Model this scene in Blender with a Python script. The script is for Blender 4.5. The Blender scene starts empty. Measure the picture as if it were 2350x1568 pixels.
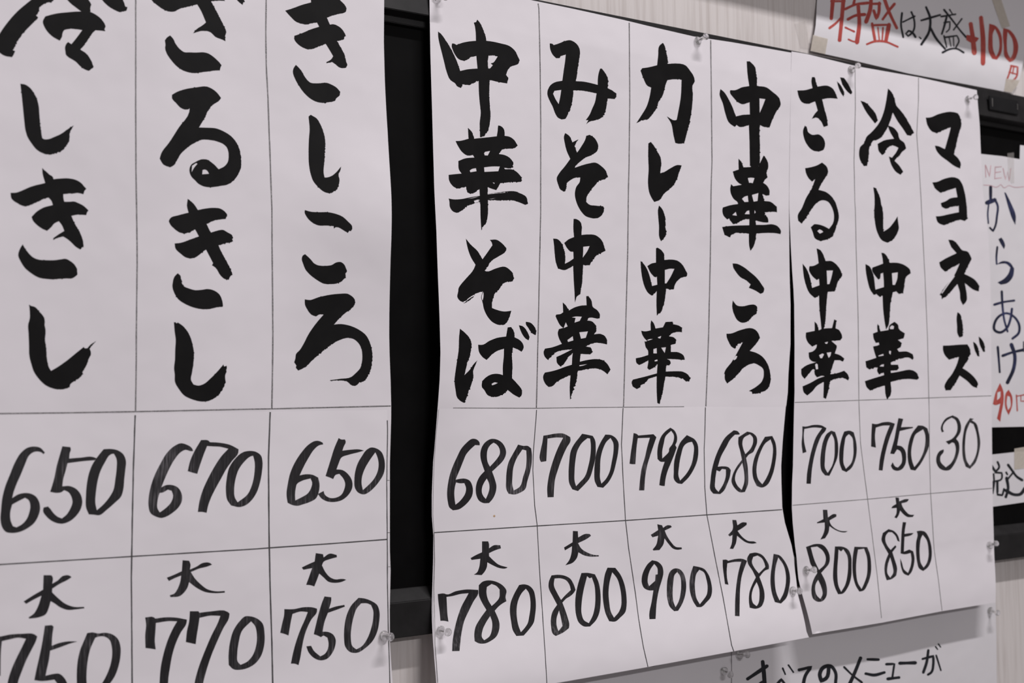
import bpy, math, random
from mathutils import Vector, Matrix
from mathutils.geometry import delaunay_2d_cdt

# ------------------------------------------------------------------ scene
S = bpy.context.scene
COL = S.collection
random.seed(7)
PXW, PXH, FPX = 2350.0, 1568.0, 2450.0
CX, CY = PXW / 2, PXH / 2
# directions of the wall seen from the camera (x right, y down, z forward)
eX = Vector((4383, 78, 2450)).normalized()
eZ = Vector((-550, -46000, 2450)); eZ = (eZ - eX * eZ.dot(eX)).normalized()
eY = eZ.cross(eX).normalized()
def to_world(v): return Vector((eX.dot(v), eY.dot(v), eZ.dot(v)))
H0 = 1.65                                   # height of the picture's centre on the wall
DIST = 0.95
FWD = to_world(Vector((0, 0, 1)))
CAM = Vector((0, 0, H0)) - FWD * DIST

cam = bpy.data.cameras.new('camera'); camo = bpy.data.objects.new('camera', cam); COL.objects.link(camo)
R = to_world(Vector((1, 0, 0))); U = to_world(Vector((0, -1, 0)))
camo.matrix_world = Matrix(((R.x, U.x, -FWD.x, CAM.x), (R.y, U.y, -FWD.y, CAM.y), (R.z, U.z, -FWD.z, CAM.z), (0, 0, 0, 1)))
cam.sensor_width = 36; cam.lens = FPX / PXW * 36; cam.clip_start = 0.01
cam.dof.use_dof = True; cam.dof.focus_distance = 0.93; cam.dof.aperture_fstop = 6.7
S.camera = camo
S.view_settings.view_transform = 'Standard'; S.view_settings.look = 'None'
S.view_settings.gamma = 1; S.view_settings.use_curve_mapping = False
S.view_settings.exposure = 0.09

w = bpy.data.worlds.new('room'); S.world = w; w.use_nodes = True
w.node_tree.nodes['Background'].inputs[0].default_value = (1.0, 0.93, 0.93, 1)
w.node_tree.nodes['Background'].inputs[1].default_value = 0.155

def tube_light(name, loc, target, sx, sy, power, col):
    l = bpy.data.lights.new(name, 'AREA'); l.shape = 'RECTANGLE'; l.size = sx; l.size_y = sy
    l.energy = power; l.color = col
    o = bpy.data.objects.new(name, l); COL.objects.link(o); o.location = loc
    d = (Vector(target) - Vector(loc)).normalized()
    x = Vector((1, 0, 0)); z = -d; y = z.cross(x).normalized(); x = y.cross(z)
    o.matrix_world = Matrix(((x.x, y.x, z.x, loc[0]), (x.y, y.y, z.y, loc[1]), (x.z, y.z, z.z, loc[2]), (0, 0, 0, 1)))
    return o
tube_light('ceiling_tube', (0.5, -1.50, H0 + 2.45), (0.3, 0, H0), 1.2, 0.07, 58.0, (1.0, 0.97, 0.985))
tube_light('far_ceiling_tube', (0.2, -4.2, H0 + 1.50), (0.3, 0, H0), 1.2, 0.09, 38.0, (1.0, 0.97, 0.985))

# ------------------------------------------------------------------ rays
def ray(px, py): return to_world(Vector((px - CX, py - CY, FPX)))
def hit(px, py, f):
    r = ray(px, py)
    d = f(0, H0) if callable(f) else f
    for _ in range(12 if callable(f) else 1):
        t = (-d - CAM.y) / r.y
        X, Z = CAM.x + r.x * t, CAM.z + r.z * t
        if callable(f): d = f(X, Z)
    return X, Z
def proj(X, Y, Z):
    d = Vector((X, Y, Z)) - CAM
    c = eX * d.x + eY * d.y + eZ * d.z
    return CX + c.x / c.z * FPX, CY + c.y / c.z * FPX

# ------------------------------------------------------------------ materials
def nodes(name):
    m = bpy.data.materials.new(name); m.use_nodes = True
    nt = m.node_tree; b = nt.nodes['Principled BSDF']
    return m, nt, b
def N(nt, typ, **kw):
    n = nt.nodes.new(typ)
    for k, v in kw.items():
        if k in n.inputs: n.inputs[k].default_value = v
        else: setattr(n, k, v)
    return n
def coords(nt, scale=(1, 1, 1), rot=(0, 0, 0)):
    g = nt.nodes.new('ShaderNodeNewGeometry')
    m = nt.nodes.new('ShaderNodeMapping'); m.inputs['Scale'].default_value = scale; m.inputs['Rotation'].default_value = rot
    nt.links.new(g.outputs['Position'], m.inputs['Vector'])
    return m.outputs['Vector']
def noise(nt, vec, scale, detail=2, rough=0.5):
    n = N(nt, 'ShaderNodeTexNoise', Scale=scale, Detail=detail, Roughness=rough)
    nt.links.new(vec, n.inputs['Vector']); return n.outputs['Fac']
def ramp(nt, fac, stops):
    r = nt.nodes.new('ShaderNodeValToRGB'); e = r.color_ramp.elements
    e[0].position, e[0].color = stops[0][0], (*stops[0][1], 1)
    e[1].position, e[1].color = stops[1][0], (*stops[1][1], 1)
    for p, c in stops[2:]:
        n = e.new(p); n.color = (*c, 1)
    nt.links.new(fac, r.inputs['Fac']); return r.outputs['Color']
def bump(nt, b, h, strength, dist):
    n = N(nt, 'ShaderNodeBump', Strength=strength, Distance=dist)
    nt.links.new(h, n.inputs['Height']); nt.links.new(n.outputs['Normal'], b.inputs['Normal'])

def paper_mat(name, c, k=0.02):
    m, nt, b = nodes(name)
    v = coords(nt)
    c2 = tuple(x * (1 - k) for x in c)
    nt.links.new(ramp(nt, noise(nt, v, 14, 3), [(0.35, c2), (0.65, c)]), b.inputs['Base Color'])
    b.inputs['Roughness'].default_value = 0.62; b.inputs['Specular IOR Level'].default_value = 0.25
    bump(nt, b, noise(nt, v, 16, 2, 0.45), 0.55, 0.004)
    return m
M_PAPER = paper_mat('white_paper', (0.79, 0.75, 0.785))
M_PAPER2 = paper_mat('white_price_paper', (0.82, 0.78, 0.815))
M_PAPER3 = paper_mat('grey_white_paper', (0.72, 0.695, 0.72))

def ink_mat(name, c, rough=0.5, spec=0.25):
    m, nt, b = nodes(name)
    v = coords(nt)
    c2 = tuple(x * 1.35 + 0.001 for x in c)
    nt.links.new(ramp(nt, noise(nt, v, 60, 3), [(0.4, c), (0.7, c2)]), b.inputs['Base Color'])
    b.inputs['Roughness'].default_value = rough; b.inputs['Specular IOR Level'].default_value = spec
    return m
M_INK = ink_mat('brush_ink', (0.0042, 0.0038, 0.0040), 0.6, 0.13)

def marker_mat(name, c, c2, c3):
    m, nt, b = nodes(name)
    v = coords(nt, (1.0, 1.0, 0.06), (0, math.radians(9), 0))
    f1 = noise(nt, v, 800, 2, 0.65)
    v2 = coords(nt)
    f2 = noise(nt, v2, 26, 2)
    mul = N(nt, 'ShaderNodeMath', operation='MULTIPLY'); nt.links.new(f1, mul.inputs[0]); nt.links.new(f2, mul.inputs[1])
    nt.links.new(ramp(nt, mul.outputs[0], [(0.22, c), (0.33, c2), (0.46, c3)]), b.inputs['Base Color'])
    b.inputs['Roughness'].default_value = 0.5; b.inputs['Specular IOR Level'].default_value = 0.3
    return m
M_MARK = marker_mat('black_marker', (0.0150, 0.0135, 0.0155), (0.032, 0.030, 0.033), (0.13, 0.12, 0.13))
M_MARKK = ink_mat('black_felt_pen', (0.013, 0.014, 0.018))
M_RED = marker_mat('red_marker', (0.40, 0.060, 0.050), (0.47, 0.085, 0.07), (0.56, 0.20, 0.17))
M_PINK = ink_mat('faded_red_pencil', (0.52, 0.33, 0.36))
M_BLUE = marker_mat('blue_black_marker', (0.014, 0.016, 0.035), (0.03, 0.035, 0.10), (0.10, 0.11, 0.22))

def pencil_mat(name, dark, light, lo, hi):
    m, nt, b = nodes(name)
    v = coords(nt)
    nt.links.new(ramp(nt, noise(nt, v, 1500, 2, 0.7), [(lo, dark), (hi, light)]), b.inputs['Base Color'])
    b.inputs['Roughness'].default_value = 0.55
    return m
M_PENCIL = pencil_mat('graphite_line', (0.085, 0.08, 0.083), (0.36, 0.34, 0.35), 0.40, 0.66)
M_PENCIL2 = pencil_mat('dark_pen_line', (0.04, 0.038, 0.04), (0.12, 0.115, 0.12), 0.4, 0.75)
M_PENCIL3 = pencil_mat('thin_grey_line', (0.15, 0.145, 0.145), (0.30, 0.29, 0.29), 0.4, 0.7)

# wall covering with irregular vertical ribs
def wall_mat():
    m, nt, b = nodes('ribbed_wallpaper')
    v = coords(nt, (1, 1, 0.035))
    f = noise(nt, v, 170, 3, 0.6)
    f2 = noise(nt, coords(nt, (1, 1, 0.02)), 55, 2)
    nt.links.new(ramp(nt, f, [(0.30, (0.545, 0.495, 0.475)), (0.52, (0.66, 0.615, 0.60)), (0.75, (0.69, 0.645, 0.63))]), b.inputs['Base Color'])
    b.inputs['Roughness'].default_value = 0.6; b.inputs['Specular IOR Level'].default_value = 0.25
    mix = N(nt, 'ShaderNodeMath', operation='ADD'); nt.links.new(f, mix.inputs[0]); nt.links.new(f2, mix.inputs[1])
    bump(nt, b, mix.outputs[0], 0.35, 0.0015)
    return m
M_WALL = wall_mat()
def plain(name, c, rough=0.5, spec=0.5, metal=0, nscale=None, nb=0.0):
    m, nt, b = nodes(name)
    b.inputs['Base Color'].default_value = (*c, 1); b.inputs['Roughness'].default_value = rough
    b.inputs['Specular IOR Level'].default_value = spec; b.inputs['Metallic'].default_value = metal
    if nscale:
        f = noise(nt, coords(nt), nscale, 4, 0.6)
        nt.links.new(ramp(nt, f, [(0.35, tuple(x * 0.75 for x in c)), (0.7, tuple(x * 1.25 for x in c))]), b.inputs['Base Color'])
        if nb: bump(nt, b, f, nb, 0.001)
    return m
M_FRAME = plain('black_frame', (0.019, 0.018, 0.0185), 0.42, 0.2, 0, 45, 0.05)
M_BOARD = plain('blackboard_panel', (0.0032, 0.0030, 0.0031), 0.6, 0.06, 0, 30)
M_CLIP = plain('black_bracket', (0.006, 0.006, 0.007), 0.3, 0.5, 0, 60)
M_STEEL = plain('steel_pin', (0.62, 0.61, 0.60), 0.25, 0.5, 1.0, 80)
M_SHELF = plain('brown_shade_shelf', (0.16, 0.11, 0.075), 0.5, 0.4, 0, 20)
M_STAIN = plain('orange_stain', (0.55, 0.38, 0.24), 0.6, 0.2, 0, 300)
def clear(name, c, rough, ior):
    m, nt, b = nodes(name)
    v = coords(nt)
    nt.links.new(ramp(nt, noise(nt, v, 200, 1), [(0.3, c), (0.7, tuple(min(1, x * 1.01) for x in c))]), b.inputs['Base Color'])
    b.inputs['Roughness'].default_value = rough; b.inputs['Transmission Weight'].default_value = 1.0; b.inputs['Alpha'].default_value = 0.75; b.inputs['Specular IOR Level'].default_value = 0.8; b.inputs['IOR'].default_value = ior
    return m
M_PLASTIC = clear('clear_plastic', (0.97, 0.97, 0.97), 0.02, 1.49)
def tape_mat(name, c, alpha):
    m, nt, b = nodes(name)
    v = coords(nt)
    f = noise(nt, v, 260, 3)
    nt.links.new(ramp(nt, f, [(0.3, tuple(x * 0.93 for x in c)), (0.7, c)]), b.inputs['Base Color'])
    b.inputs['Alpha'].default_value = alpha; b.inputs['Roughness'].default_value = 0.12; b.inputs['Specular IOR Level'].default_value = 0.6
    bump(nt, b, f, 0.3, 0.0012)
    return m
M_TAPE = tape_mat('yellowed_tape', (0.76, 0.69, 0.60), 0.5)
M_TAPE2 = tape_mat('clear_tape', (0.70, 0.66, 0.63), 0.13)

# ------------------------------------------------------------------ helpers
def link(name, me, mat, parent=None, label=None, cat=None, group=None, kind=None):
    if me.materials: pass
    else: me.materials.append(mat)
    o = bpy.data.objects.new(name, me); COL.objects.link(o)
    if parent: o.parent = parent
    for k, v in (('label', label), ('category', cat), ('group', group), ('kind', kind)):
        if v: o[k] = v
    return o
def mesh(verts, faces, smooth=False):
    me = bpy.data.meshes.new('m'); me.from_pydata([tuple(v) for v in verts], [], faces); me.update()
    if smooth: me.polygons.foreach_set('use_smooth', [True] * len(me.polygons))
    return me
def box_mesh(x0, x1, y0, y1, z0, z1, bev=0.0):
    import bmesh
    bm = bmesh.new(); bmesh.ops.create_cube(bm, size=1)
    for v in bm.verts:
        v.co = Vector(((x0 + x1) / 2 + v.co.x * (x1 - x0), (y0 + y1) / 2 + v.co.y * (y1 - y0), (z0 + z1) / 2 + v.co.z * (z1 - z0)))
    if bev: bmesh.ops.bevel(bm, geom=bm.edges[:], offset=bev, segments=2, affect='EDGES')
    me = bpy.data.meshes.new('b'); bm.to_mesh(me); bm.free(); return me

def inside(p, poly):
    x, y = p; c = False; n = len(poly); j = n - 1
    for i in range(n):
        xi, yi = poly[i]; xj, yj = poly[j]
        if (yi > y) != (yj > y) and x < (xj - xi) * (y - yi) / (yj - yi) + xi: c = not c
        j = i
    return c
def smooth_poly(pts, closed=True, lim=44, seg=2):
    n = len(pts)
    def turn(i):
        if not closed and i in (0, n - 1): return 0
        a, b, c = pts[i - 1], pts[i], pts[(i + 1) % n]
        u = (b[0] - a[0], b[1] - a[1]); v = (c[0] - b[0], c[1] - b[1])
        lu, lv = math.hypot(*u), math.hypot(*v)
        if lu < 1e-6 or lv < 1e-6: return 0
        return math.degrees(math.acos(max(-1, min(1, (u[0] * v[0] + u[1] * v[1]) / lu / lv))))
    corner = [turn(i) > lim for i in range(n)]
    out = []
    for i in range(n if closed else n - 1):
        p1, p2 = pts[i], pts[(i + 1) % n]
        out.append(p1)
        L = math.hypot(p2[0] - p1[0], p2[1] - p1[1])
        if L < 2.0 or (corner[i] and corner[(i + 1) % n]): continue
        p0 = pts[i - 1] if (closed or i > 0) else p1
        p3 = pts[(i + 2) % n] if (closed or i + 2 < n) else p2
        def tan(a, b, c, isc):
            if isc: return None
            la, lb = max(1e-6, math.hypot(b[0] - a[0], b[1] - a[1])), max(1e-6, math.hypot(c[0] - b[0], c[1] - b[1]))
            # centripetal-like tangent, limited by the segment length
            tx = (b[0] - a[0]) / la * lb + (c[0] - b[0]) / lb * la; ty = (b[1] - a[1]) / la * lb + (c[1] - b[1]) / lb * la
            s = la + lb; tx /= s; ty /= s
            m = math.hypot(tx, ty) or 1
            return (tx / m * L * 0.95, ty / m * L * 0.95)
        t1 = tan(p0, p1, p2, corner[i]) or (p2[0] - p1[0], p2[1] - p1[1])
        t2 = tan(p1, p2, p3, corner[(i + 1) % n]) or (p2[0] - p1[0], p2[1] - p1[1])
        k = seg if L < 14 else seg + 1
        for q in range(1, k + 1):
            t = q / (k + 1); t2_, t3_ = t * t, t * t * t
            h00, h10, h01, h11 = 2 * t3_ - 3 * t2_ + 1, t3_ - 2 * t2_ + t, -2 * t3_ + 3 * t2_, t3_ - t2_
            out.append((h00 * p1[0] + h10 * t1[0] + h01 * p2[0] + h11 * t2[0], h00 * p1[1] + h10 * t1[1] + h01 * p2[1] + h11 * t2[1]))
    if not closed: out.append(pts[-1])
    return out
def ragged(poly, amp=0.7):
    # brush ink: crisp on the upper left flank of a stroke, torn where the bristles drag off (lower right)
    out = []; n = len(poly)
    area = sum(poly[i][0] * poly[(i + 1) % n][1] - poly[(i + 1) % n][0] * poly[i][1] for i in range(n))
    sg = 1 if area > 0 else -1; ph = random.uniform(0, 6)
    for i in range(n):
        a, b = poly[i], poly[(i + 1) % n]; L = math.hypot(b[0] - a[0], b[1] - a[1])
        if L < 1e-6: continue
        ox, oy = (b[1] - a[1]) / L * sg, -(b[0] - a[0]) / L * sg      # outward
        ph += L * 0.045
        wgt = (0.25 + 0.95 * (0.5 + 0.5 * math.sin(ph) * math.sin(ph * 0.61 + 1)) ** 1.5) * (0.12 + 0.88 * max(0.0, 0.75 * ox + 0.66 * oy) ** 1.3)
        k = max(1, int(L / 1.7))
        for q in range(k):
            t = q / k; d = random.gauss(0, amp) * wgt
            if random.random() < 0.10 * wgt: d += random.uniform(0.6, 1.9)
            out.append((a[0] + (b[0] - a[0]) * t + ox * d, a[1] + (b[1] - a[1]) * t + oy * d))
    return out
def stroke_poly(pts, wd, taper=True):
    pts = smooth_poly(pts, False, 75, 3)
    n = len(pts); L, Rr = [], []
    for i, p in enumerate(pts):
        a = pts[max(0, i - 1)]; b = pts[min(n - 1, i + 1)]
        d = math.hypot(b[0] - a[0], b[1] - a[1]) or 1
        nx, ny = -(b[1] - a[1]) / d, (b[0] - a[0]) / d
        t = i / (n - 1)
        k = 0.5 * wd * ((0.93 + 0.10 * math.sin(3.1 * t + p[0] * 0.05)) if taper else 1)
        L.append((p[0] + nx * k, p[1] + ny * k)); Rr.append((p[0] - nx * k, p[1] - ny * k))
    # one quad per step, so that tight bends stay filled
    quads = [[L[i], L[i + 1], Rr[i + 1], Rr[i]] for i in range(n - 1)]
    caps = []
    if taper:
        for q in (0, n - 1):
            c = pts[q]; r = 0.46 * wd
            caps.append([(c[0] + r * math.cos(a * math.pi / 4), c[1] + r * math.sin(a * math.pi / 4)) for a in range(8)])
    return quads + caps

def planar(polys, holes, f, off, grid, name='m', backing=0.0):
    """polygons in wall coordinates (X, Z) -> a sheet lying on the surface f, off in front of it"""
    pts, edges, faces = [], [], []
    for poly in polys + holes:
        s = len(pts); pts += [Vector(p) for p in poly]; n = len(poly)
        edges += [(s + i, s + (i + 1) % n) for i in range(n)]
    allp = [p for poly in polys for p in poly]
    x0, x1 = min(p[0] for p in allp), max(p[0] for p in allp)
    z0, z1 = min(p[1] for p in allp), max(p[1] for p in allp)
    nx, nz = int((x1 - x0) / grid), int((z1 - z0) / grid)
    bb = [(min(p[0] for p in q), max(p[0] for p in q), min(p[1] for p in q), max(p[1] for p in q)) for q in polys]
    if nx * nz < 60000:
        for i in range(1, nx + 1):
            for j in range(1, nz + 1):
                p = (x0 + i * grid + (j % 2) * grid * 0.3 - grid * .4, z0 + j * grid - grid * .4)
                for q, b in zip(polys, bb):
                    if b[0] < p[0] < b[1] and b[2] < p[1] < b[3] and inside(p, q):
                        pts.append(Vector(p)); break
    V, E, F, *_ = delaunay_2d_cdt(pts, edges, [], 0, 1e-7)
    keep = []
    hb = [(min(p[0] for p in q), max(p[0] for p in q), min(p[1] for p in q), max(p[1] for p in q)) for q in holes]
    for t in F:
        c = (sum(V[i].x for i in t) / len(t), sum(V[i].y for i in t) / len(t))
        if not any(b[0] <= c[0] <= b[1] and b[2] <= c[1] <= b[3] and inside(c, q) for q, b in zip(polys, bb)): continue
        if any(b[0] <= c[0] <= b[1] and b[2] <= c[1] <= b[3] and inside(c, q) for q, b in zip(holes, hb)): continue
        a, b_, c_ = V[t[0]], V[t[1]], V[t[2]]
        if (b_.x - a.x) * (c_.y - a.y) - (b_.y - a.y) * (c_.x - a.x) < 0: t = t[::-1]
        keep.append(tuple(t))
    used = sorted({i for t in keep for i in t}); ix = {v: k for k, v in enumerate(used)}
    verts = [(V[i].x, -(f(V[i].x, V[i].y) + off), V[i].y) for i in used]
    tris = [tuple(ix[i] for i in t) for t in keep]
    nf = len(tris)
    if backing:
        n = len(verts)
        ed = {}
        for t in tris:
            for a, b in ((t[0], t[1]), (t[1], t[2]), (t[2], t[0])): ed[(a, b)] = 1
        border = [(a, b) for (a, b) in ed if (b, a) not in ed]
        verts += [(x, y + backing, z) for x, y, z in verts]
        tris += [(t[2] + n, t[1] + n, t[0] + n) for t in tris]
        for a, b in border:
            k = len(verts)
            verts += [verts[b], verts[a], verts[a + n], verts[b + n]]
            tris.append((k, k + 1, k + 2, k + 3))
    me = mesh(verts, tris)
    e = 0.0008
    def nrm(x, z): return Vector((-(f(x + e, z) - f(x - e, z)) / (2 * e), -1, -(f(x, z + e) - f(x, z - e)) / (2 * e))).normalized()
    nv = [nrm(v[0], v[2]) for v in verts[:len(used)]]
    if backing:
        nv = nv + [-q for q in nv]
        for k in range(len(nv), len(verts), 4):
            d = Vector(verts[k]) - Vector(verts[k + 1]); q = Vector((-d.z, 0, d.x)); q = q.normalized() if q.length > 0 else Vector((1, 0, 0))
            nv += [q] * 4
    sm = [i < nf or (backing and i < 2 * nf) for i in range(len(me.polygons))]
    me.polygons.foreach_set('use_smooth', [True] * len(sm))
    me.normals_split_custom_set_from_vertices([tuple(q) for q in nv])
    return me

def P(s): return [tuple(float(v) for v in q.split(',')) for q in s.split()]
def wall_poly(pxpts, f): return [hit(x, y, f) for x, y in pxpts]

# ------------------------------------------------------------------ levels on the wall
RAIL = 0.020                                     # how far the board's frame stands out
PANEL = 0.007
zt_top = hit(1700, 91.2, RAIL - .0035)[1]               # frame, upper outer edge
zt_in = hit(2247, 264, RAIL)[1]
zb_out = hit(2281.5, 1289.3, RAIL)[1]
zb_in = hit(990, 1375, RAIL)[1]
zb_bev = hit(990, 1343, PANEL)[1]
zt_bev = zt_in - (zb_bev - zb_in) * 0.9
def g(X, Z, c, sx, sz):
    return math.exp(-((X - c[0]) / sx) ** 2 - ((Z - c[1]) / sz) ** 2)
def sstep(a, b, x):
    t = max(0.0, min(1.0, (x - a) / (b - a))); return t * t * (3 - 2 * t)
def vpar(Z): return max(0.0, min(1.0, (zt_in - Z) / (zt_in - zb_in)))
cA = hit(893, 500, RAIL); cB = hit(1000, 800, RAIL); cB2 = hit(1230, 1060, RAIL); cC = hit(1960, 340, RAIL)
xB0, xB1 = hit(990, 900, RAIL)[0], hit(1815, 900, RAIL)[0]
def f_A(X, Z):
    s = math.sin(math.pi * vpar(Z))
    return 0.0210 - 0.001 * s + 0.0075 * g(X, Z, cA, .07, .06) + 0.0015 * s * math.sin(X * 38) + 0.008 * sstep(zb_out, zb_out - .12, Z)
def f_B(X, Z):
    s = math.sin(math.pi * vpar(Z)); u = (X - xB0) / (xB1 - xB0)
    return 0.0210 - 0.006 * s * sstep(0.0, 0.35, u) + 0.007 * g(X, Z, cB, .05, .09) - 0.003 * g(X, Z, cB2, .05, .05) \
        + 0.013 * sstep(zb_in, zb_out - .05, Z) + 0.0008 * s * math.sin(X * 55)
def f_C(X, Z):
    s = math.sin(math.pi * vpar(Z))
    return 0.0206 - 0.006 * s + 0.005 * sstep(zb_in, zb_out - .04, Z) + 0.0007 * s * math.sin(X * 60)
xCl, zCa, zCb = hit(1812, 300, RAIL)[0], hit(1812, 560, RAIL)[1], hit(1812, 420, RAIL)[1]
f_C0 = f_C
def f_C(X, Z):                                   # the two sheets touch along the upper part of their edges
    w_ = (1 - sstep(xCl, xCl + .035, X)) * sstep(zCa, zCb, Z)
    return f_C0(X, Z) * (1 - w_) + (f_B(X, Z) - .00025) * w_ if w_ > 0 else f_C0(X, Z)
def f_PA(X, Z): return f_A(X, Z) + 0.00035
def f_PB(X, Z): return f_B(X, Z) + 0.0005
zS = hit(2100, 120, .01)[1]
def f_S(X, Z): return 0.0005 + 0.0045 * math.exp(-((Z - zS) / .035) ** 2)
def f_N(X, Z): return PANEL + 0.0012 + 0.0006 * math.sin(X * 40 + Z * 25)
def f_T(X, Z): return PANEL + 0.0014
def f_D(X, Z): return 0.0009 + 0.0006 * (1 + math.sin(X * 22 + 1))
def f_E(X, Z): return 0.0006
SURF = dict(A=f_A, B=f_B, C=f_C, PA=f_PA, PB=f_PB, S=f_S, N=f_N, T=f_T, D=f_D, E=f_E)

# ------------------------------------------------------------------ wall
me = box_mesh(-1.4, 2.6, 0.0, 0.10, 0.0, 2.75)
link('wall_back', me, M_WALL, kind='structure')

# the black board: panel and four rails with a sloped inner face
board = bpy.data.objects.new('blackboard', None); COL.objects.link(board)
board.location = (0.4, 0, zb_out)
board['label'] = 'long black framed board behind the hanging white menu sheets'; board['category'] = 'board'
BX0, BX1 = -0.95, 1.75
inv = Matrix.Translation(-Vector(board.location))
def rail(name, prof, a, b, axis):
    # prof: (depth, height) loop, swept between a and b
    n = len(prof); vs = []
    for t in (a, b):
        for d, h in prof:
            vs.append((t, -d, h) if axis == 'x' else (h, -d, t))
    fs = [(i, (i + 1) % n, n + (i + 1) % n, n + i) for i in range(n)] + [tuple(range(n - 1, -1, -1)), tuple(range(n, 2 * n))]
    me = mesh([(x - board.location.x, y - board.location.y, z - board.location.z) for x, y, z in vs], fs)
    import bmesh
    bm = bmesh.new(); bm.from_mesh(me); bmesh.ops.recalc_face_normals(bm, faces=bm.faces[:]); bmesh.ops.bevel(bm, geom=[e for e in bm.edges if e.calc_length() > .3], offset=.0006, segments=2, affect='EDGES'); bm.to_mesh(me); bm.free()
    return link(name, me, M_FRAME, board)
me = box_mesh(BX0 + .01 - board.location.x, BX1 - .01 - board.location.x, -PANEL, -.001, zb_out + .008 - board.location.z, zt_top - .008 - board.location.z)
link('panel', me, M_BOARD, board)
rail('top_rail', [(0.0005, zt_top), (RAIL - .0045, zt_top), (RAIL - .0035, zt_top - .0008), (RAIL, zt_in), (PANEL + .004, zt_in - .002), (PANEL + .0045, zt_bev), (0.0005, zt_bev)], BX0, BX1, 'x')
rail('bottom_rail', [(0.0005, zb_out), (RAIL - .0035, zb_out), (RAIL, zb_in), (PANEL + .003, zb_bev), (0.0005, zb_bev)], BX0, BX1, 'x')
W = zt_top - zt_in
rail('left_rail', [(0.0005, BX0 - W), (RAIL, BX0 - W), (RAIL, BX0), (PANEL + .003, BX0 + .008), (0.0005, BX0 + .008)], zb_out, zt_top, 'z')
rail('right_rail', [(0.0005, BX1 + W), (RAIL, BX1 + W), (RAIL, BX1), (PANEL + .003, BX1 - .008), (0.0005, BX1 - .008)], zb_out, zt_top, 'z')
# slotted bracket on the upper rail
q = wall_poly([(2269.4, 216.8), (2337.8, 233.4), (2336.5, 266.5), (2270, 248.7)], RAIL + .001)
bx0, bx1 = (q[0][0] + q[3][0]) / 2, (q[1][0] + q[2][0]) / 2
bz1, bz0 = (q[0][1] + q[1][1]) / 2, (q[2][1] + q[3][1]) / 2
lx, ly, lz = board.location
me = box_mesh(bx0 - lx, bx1 - lx, -RAIL - .0012, -RAIL + .0002, bz0 - lz, bz1 - lz, .0008)
br = link('bracket', me, M_CLIP, board, 'glossy black rectangular bracket')
me = box_mesh(bx0 + .0045 - lx, bx0 + .0062 - lx, -RAIL - .0018, -RAIL - .0011, bz0 + .004 - lz, bz1 - .003 - lz, .0003)  # pale strips stand in for the highlights along the bracket's sides
link('bracket_glint', me, M_STEEL, br)
me = box_mesh(bx1 - .0030 - lx, bx1 - .0018 - lx, -RAIL - .0018, -RAIL - .0011, bz0 + .006 - lz, bz1 - .004 - lz, .0003)
link('bracket_glint', me, M_STEEL, br)

# unseen shelf added above the board to shade the top of the wall
zsh = hit(1700, 25, 0.0)[1] + 0.10 * 1.42
me = box_mesh(-1.2, 2.4, -0.10, -0.0005, zsh, zsh + 0.022, .002)
link('shade_shelf', me, M_SHELF, label='unseen brown shelf added above the board to shade the wall top', cat='shelf')

# ------------------------------------------------------------------ sheets of paper
def ext(outline): return P(outline)
def densify(poly, step):
    out = []
    for a, b in zip(poly, poly[1:] + poly[:1]):
        n = max(1, int(math.hypot(b[0] - a[0], b[1] - a[1]) / step))
        out += [(a[0] + (b[0] - a[0]) * i / n, a[1] + (b[1] - a[1]) * i / n) for i in range(n)]
    return out
R_A = '880,-79 880.5,-40 881.7,0 880.9,97 883.2,185 889.4,300 894.7,390 898.2,452 899,492 896.4,592 894.4,672 893.2,770 894,810 896.5,877 897.7,930 897.7,960 894.7,1065 894.7,1260 896.4,1310 894.5,1400 895,1476 901,1566 906,1642'
L_B = '1003,1614 997.8,1526 994,1476 990.8,1401 992,1350 994,1285 994.5,1230 991,1185 991,1135 994,1060 996.5,1035 1001.5,972 1004.8,930 1009,872 1010.8,810 1009.8,770 1005.3,642 1001.5,530 996.5,430 995,375 991.5,250 987.7,125 985.7,0 984.5,-47'
T_B = '1100,-24 1235,3.5 1314.5,20 1428,45 1489.6,60 1591,83.5 1678.8,96.8 1760,111 1816,121'
R_B = '1815,160 1812.6,300 1810.7,480 1811.3,560 1812.2,634 1814.2,700 1814,790 1809.3,860 1808,900 1804.5,930'
R_B2 = '1803.3,934 1796.3,1012 1792.7,1070 1793.3,1110 1795.3,1165 1801.3,1200 1816.2,1250 1822.2,1280 1827.2,1330 1831.2,1365 1851,1450 1856.5,1463.7'
B_B = '1684.6,1495.6 1487,1531.8 1281.9,1568'
L_C = '1864.4,1456 1863,1450 1841,1365 1832.5,1330 1828.2,1280 1824.2,1250 1819.2,1200 1817.2,1165 1817.8,1110 1819.8,1070 1820.8,1012 1822.6,930 1823.5,900 1823.3,860 1823.5,790 1822.6,700 1821,665 1818,622 1814.6,560 1811.4,480 1811.8,400 1813,300 1815,170 1816.5,118'
T_C = '1852,124 1962.8,151.5 2106.6,177 2241.6,207'
R_C = '2245,250 2248.5,290 2251,350 2255,430 2268,540 2272.5,620 2274,700 2275,800 2276,910 2277,1060 2279,1180 2281,1250 2285,1383'
B_C = '2160,1403.5 2024,1429.5'
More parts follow.
